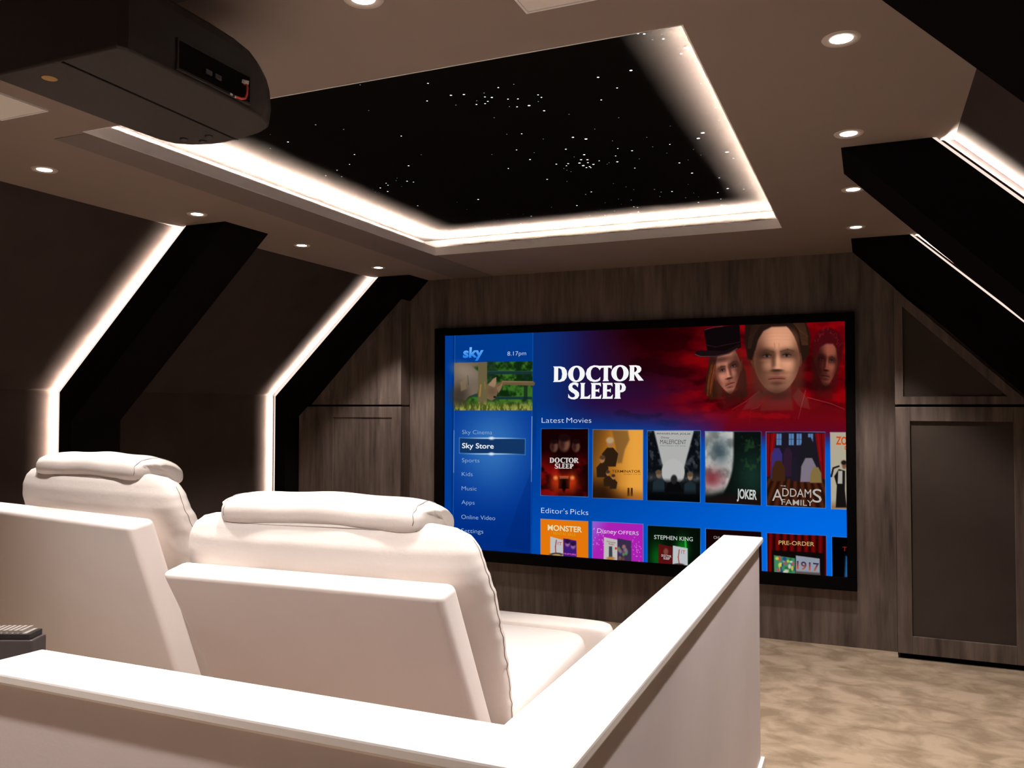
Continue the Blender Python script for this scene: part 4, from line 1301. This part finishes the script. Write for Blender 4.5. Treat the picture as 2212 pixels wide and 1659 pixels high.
def word(s, p0, p1, h, col, bold=0.0, col2=None, shear=0.0, d=0.0006):
    """s on a baseline from p0 to p1 with capital height h"""
    cu = bpy.data.curves.new('lettering', 'FONT')
    cu.body = s
    cu.size = 1.0
    cu.offset = bold
    cu.resolution_u = 4
    ob = bpy.data.objects.new('lettering', cu)
    COL.objects.link(ob)
    bpy.context.view_layer.update()
    m = ob.to_mesh()
    vs = [(v.co.x, v.co.y) for v in m.vertices]
    fs = [tuple(p.vertices) for p in m.polygons]
    ob.to_mesh_clear()
    bpy.data.objects.remove(ob)
    bpy.data.curves.remove(cu)
    if not vs:
        return
    x0, x1 = min(v[0] for v in vs), max(v[0] for v in vs)
    caph = 0.73
    out, cols = [], []
    for x, y in vs:
        a = (x - x0) / (x1 - x0)
        yy = y / caph
        px = p0[0] + (p1[0] - p0[0]) * a + shear * yy * h
        py = p0[1] + (p1[1] - p0[1]) * a - yy * h
        out.append(to_wall(px, py, d))
        c = np.array(col, float) if col2 is None else np.array(col2, float) * (1 - min(1, max(0, yy))) + np.array(col, float) * min(1, max(0, yy))
        cols.append([lin(k_) for k_ in c])
    push(out, fs, cols)


def shape(glyphs, col, d=0.0006):
    """flat outlines with counters, given in sheet coordinates"""
    from mathutils.geometry import tessellate_polygon
    vs, fs = [], []
    for pts in glyphs:
        tri = tessellate_polygon([[Vector((p[0], p[1], 0)) for p in ring] for ring in pts])
        o = len(vs)
        vs += [to_wall(p[0], p[1], d) for ring in pts for p in ring]
        fs += [tuple(i + o for i in t_) for t_ in tri]
    push(vs, fs, [[lin(k_) for k_ in col]] * len(vs))


GL = {
    # flared capitals on a unit square: outer outline first, then counters (y up)
    'D': [[(0, 1), (.52, 1), (.80, .93), (.96, .74), (1, .5), (.96, .26), (.80, .07), (.52, 0), (0, 0), (.07, .08), (.07, .92)],
          [(.36, .90), (.48, .88), (.60, .78), (.65, .5), (.60, .22), (.48, .12), (.36, .10)]],
    'O': [[(.5 + .5 * math.cos(t_ * PI / 14), .5 + .53 * math.sin(t_ * PI / 14)) for t_ in range(28)],
          [(.5 + .20 * math.cos(t_ * PI / 14), .5 + .42 * math.sin(t_ * PI / 14)) for t_ in range(28)]],
    'C': [[(1.0, .98), (.96, .70), (.84, .86), (.66, .93), (.48, .88), (.36, .70), (.34, .5), (.37, .30), (.48, .14), (.66, .08), (.86, .14), (1.0, .28), (.98, .06), (.80, -.02), (.56, -.04), (.30, .03), (.10, .2), (0, .5), (.10, .80), (.30, .97), (.56, 1.04), (.80, 1.02)]],
    'T': [[(0, 1), (1, 1), (.96, .76), (.86, .86), (.68, .88), (.68, .12), (.76, 0), (.26, 0), (.34, .12), (.34, .88), (.14, .86), (.05, .76)]],
    'R': [[(0, 1), (.48, 1), (.72, .95), (.84, .82), (.84, .66), (.74, .54), (.60, .48), (1.02, 0), (.66, 0), (.36, .44), (.36, .10), (.42, 0), (0, 0), (.06, .1), (.06, .9)],
          [(.36, .90), (.46, .88), (.54, .80), (.54, .68), (.46, .58), (.36, .55)]],
    'S': [[(.90, .97), (.84, .72), (.68, .86), (.52, .90), (.38, .84), (.36, .74), (.48, .64), (.78, .52), (.95, .38), (.97, .2), (.84, .04), (.58, -.04), (.28, -.02), (.02, .08), (.02, .32), (.18, .14), (.38, .09), (.56, .12), (.62, .22), (.54, .32), (.26, .44), (.06, .58), (.03, .78), (.16, .95), (.42, 1.04), (.68, 1.03)]],
    'L': [[(.0, 1), (.50, 1), (.42, .9), (.42, .14), (.72, .14), (.92, .24), (1, .28), (.95, 0), (0, 0), (.08, .1), (.08, .9)]],
    'E': [[(0, 1), (.92, 1), (.94, .76), (.78, .87), (.44, .88), (.44, .58), (.66, .58), (.78, .66), (.78, .38), (.66, .46), (.44, .46), (.44, .13), (.76, .13), (.98, .28), (.94, 0), (0, 0), (.08, .1), (.08, .9)]],
    'P': [[(0, 1), (.56, 1), (.84, .94), (.98, .74), (.94, .54), (.78, .43), (.58, .40), (.52, .42), (.52, .12), (.58, 0), (.04, 0), (.12, .1), (.12, .9)],
          [(.50, .90), (.60, .87), (.66, .74), (.60, .56), (.50, .52)]],
}


def title(s, xs, top0, base0, slope, col, d=0.0006):
    glyphs = []
    for ch_, (a, b) in zip(s, xs):
        rings_ = []
        for ring in GL[ch_]:
            rr = []
            for gx2, gy2 in ring:
                px = a + (b - a) * gx2
                off = slope * (px - xs[0][0])
                rr.append((px, base0 + off + (top0 - base0) * gy2))
            rings_.append(rr)
        glyphs.append(rings_)
    shape(glyphs, col, d)


Wt = (246, 246, 248)
title('DOCTOR', [(1190.4, 1220.5), (1222.5, 1258.5), (1260.5, 1292), (1290, 1317), (1315.5, 1353), (1353.5, 1385)], 792.2, 825.6, -0.018, Wt)
title('SLEEP', [(1222.8, 1247.6), (1248.6, 1271), (1271.4, 1295), (1296, 1320), (1321, 1347.8)], 827.6, 861.8, -0.004, Wt)
W2_ = (206, 200, 198)
title('DOCTOR', [(1185, 1194.6), (1195.4, 1206.6), (1207.4, 1217.6), (1217.2, 1226), (1225.4, 1236.8), (1237, 1247.4)], 988.4, 999.4, 0.008, W2_)
title('SLEEP', [(1195.8, 1203.6), (1204, 1211.2), (1211.6, 1219.2), (1219.6, 1227.2), (1227.6, 1236.4)], 1001.2, 1011.8, 0.008, W2_)
MT = (150, 180, 214)
word('sky', (997.4, 773.4), (1040.5, 771.8), 22, (120, 196, 250), 0.035, (36, 122, 232), 0.05)
word('8.17pm', (1092.3, 769.2), (1132.2, 768.0), 9.6, (205, 215, 235), -0.012)
word('Sky Cinema', (997.6, 937.4), (1061.4, 938.4), 9.2, MT, -0.012)
word('Sky Store', (997.6, 967.6), (1065, 968.8), 11.4, (240, 245, 250), 0.012)
word('Sports', (997.6, 997.8), (1034.7, 998.6), 9.2, MT, -0.012)
word('Kids', (997.6, 1027.4), (1020.6, 1028.0), 9.2, MT, -0.012)
word('Music', (997.6, 1058.0), (1029.6, 1059.0), 9.2, MT, -0.012)
word('Apps', (997.6, 1087.8), (1025.4, 1089.0), 9.2, MT, -0.012)
word('Online Video', (997.6, 1119.4), (1069.6, 1122.6), 9.6, (160, 190, 222), -0.012)
word('Settings', (997.6, 1148.8), (1044.6, 1151.2), 9.6, (160, 190, 222), -0.012)
word('Help', (997.6, 1178.4), (1023, 1180.2), 9.6, (40, 92, 170), -0.012)
word('Latest', (1167, 913.4), (1215, 913.4), 11.8, (212, 222, 240), -0.012)
word('Movies', (1220.2, 913.4), (1273.5, 913.4), 11.8, (212, 222, 240), -0.012)
word("Editor's", (1167.8, 1107.2), (1225, 1110.1), 12.0, (212, 222, 240), -0.012)
word('Picks', (1230.6, 1110.4), (1269, 1112.4), 12.0, (212, 222, 240), -0.012)
word('TERMINATOR', (1319, 1020.6), (1380.6, 1021.2), 5.8, (70, 42, 14), 0.01)
word('DARK FATE', (1345, 1025.2), (1381.4, 1025.6), 2.0, (90, 56, 22))
word('ANGELINA JOLIE', (1414, 938.2), (1488, 939.0), 3.4, (60, 60, 64), 0.01)
word('Disney', (1424, 947.0), (1441.6, 947.6), 4.6, (50, 52, 60), 0.0, None, 0.2)
word('MALEFICENT', (1422.4, 958.8), (1479, 959.6), 9.6, (66, 66, 72))
word('MISTRESS OF EVIL', (1422.6, 964.2), (1478.6, 965.0), 3.0, (90, 130, 140))
word('JOKER', (1590, 1076.6), (1633.4, 1080.0), 21.0, (190, 196, 192), 0.03)
word('THE', (1684.5, 1051.6), (1696.5, 1052.2), 2.8, (190, 186, 180))
word('A', (1667, 1082.5), (1690, 1083.5), 27.0, (178, 174, 166), 0.0)
word('DDAM', (1689, 1073.0), (1752, 1076.2), 19.0, (178, 174, 166), 0.0)
word('S', (1755, 1086.0), (1775, 1087.2), 31.0, (178, 174, 166), 0.0)
word('FAMILY', (1687.5, 1091.4), (1756.5, 1094.4), 13.0, (170, 166, 158), 0.005)
word('ZOM', (1805, 960.0), (1842, 961.4), 17.5, (206, 74, 20), 0.03)
word('D', (1824.6, 971.5), (1832, 972), 7.5, (206, 74, 20), 0.03)
word('MONSTER', (1182.2, 1144.4), (1255.6, 1149.4), 12.2, (222, 220, 178), 0.02)
word('RENTAL SALE', (1194, 1153.6), (1242, 1157.6), 6.0, (206, 160, 24), 0.005)
word('HUSTLERS', (1217.5, 1196.6), (1243.5, 1199.4), 3.6, (220, 90, 190), 0.02)
word('IT', (1204, 1176.4), (1212.6, 1177.4), 7.4, (180, 40, 44))
word('Disney', (1288, 1150.6), (1330, 1153.8), 10.5, (220, 200, 226), 0.0, None, 0.08)
word('OFFERS', (1333.4, 1153.6), (1377.8, 1156.4), 8.4, (212, 196, 222))
word('Christopher', (1309, 1170.6), (1328.4, 1174.0), 3.6, (140, 56, 40), 0.01)
word('Robin', (1313.5, 1176.2), (1325, 1178.2), 4.0, (140, 56, 40), 0.01)
word('STEPHEN KING', (1411.4, 1164.4), (1495.2, 1169.8), 9.2, (196, 204, 196), 0.004)
word('DOCTOR', (1427.6, 1202.4), (1449, 1205.0), 5.0, (196, 186, 184), 0.02)
word('SLEEP', (1432, 1208.2), (1445.6, 1209.8), 4.6, (196, 186, 184), 0.02)
word('IT', (1470.4, 1196.6), (1479, 1197.8), 8.4, (180, 40, 44))
word('CHI', (1540.2, 1164.6), (1552.6, 1165.3), 6.4, (170, 165, 160))
word('PRE-ORDER', (1682, 1177.8), (1759.8, 1181.8), 9.4, (196, 168, 106), 0.006)
word('1917', (1722, 1231.0), (1771, 1236.6), 18.0, (44, 46, 92), 0.025, (190, 96, 60))
word('TE', (1822.4, 1192.2), (1838, 1193.6), 9.6, (180, 16, 20), 0.01)
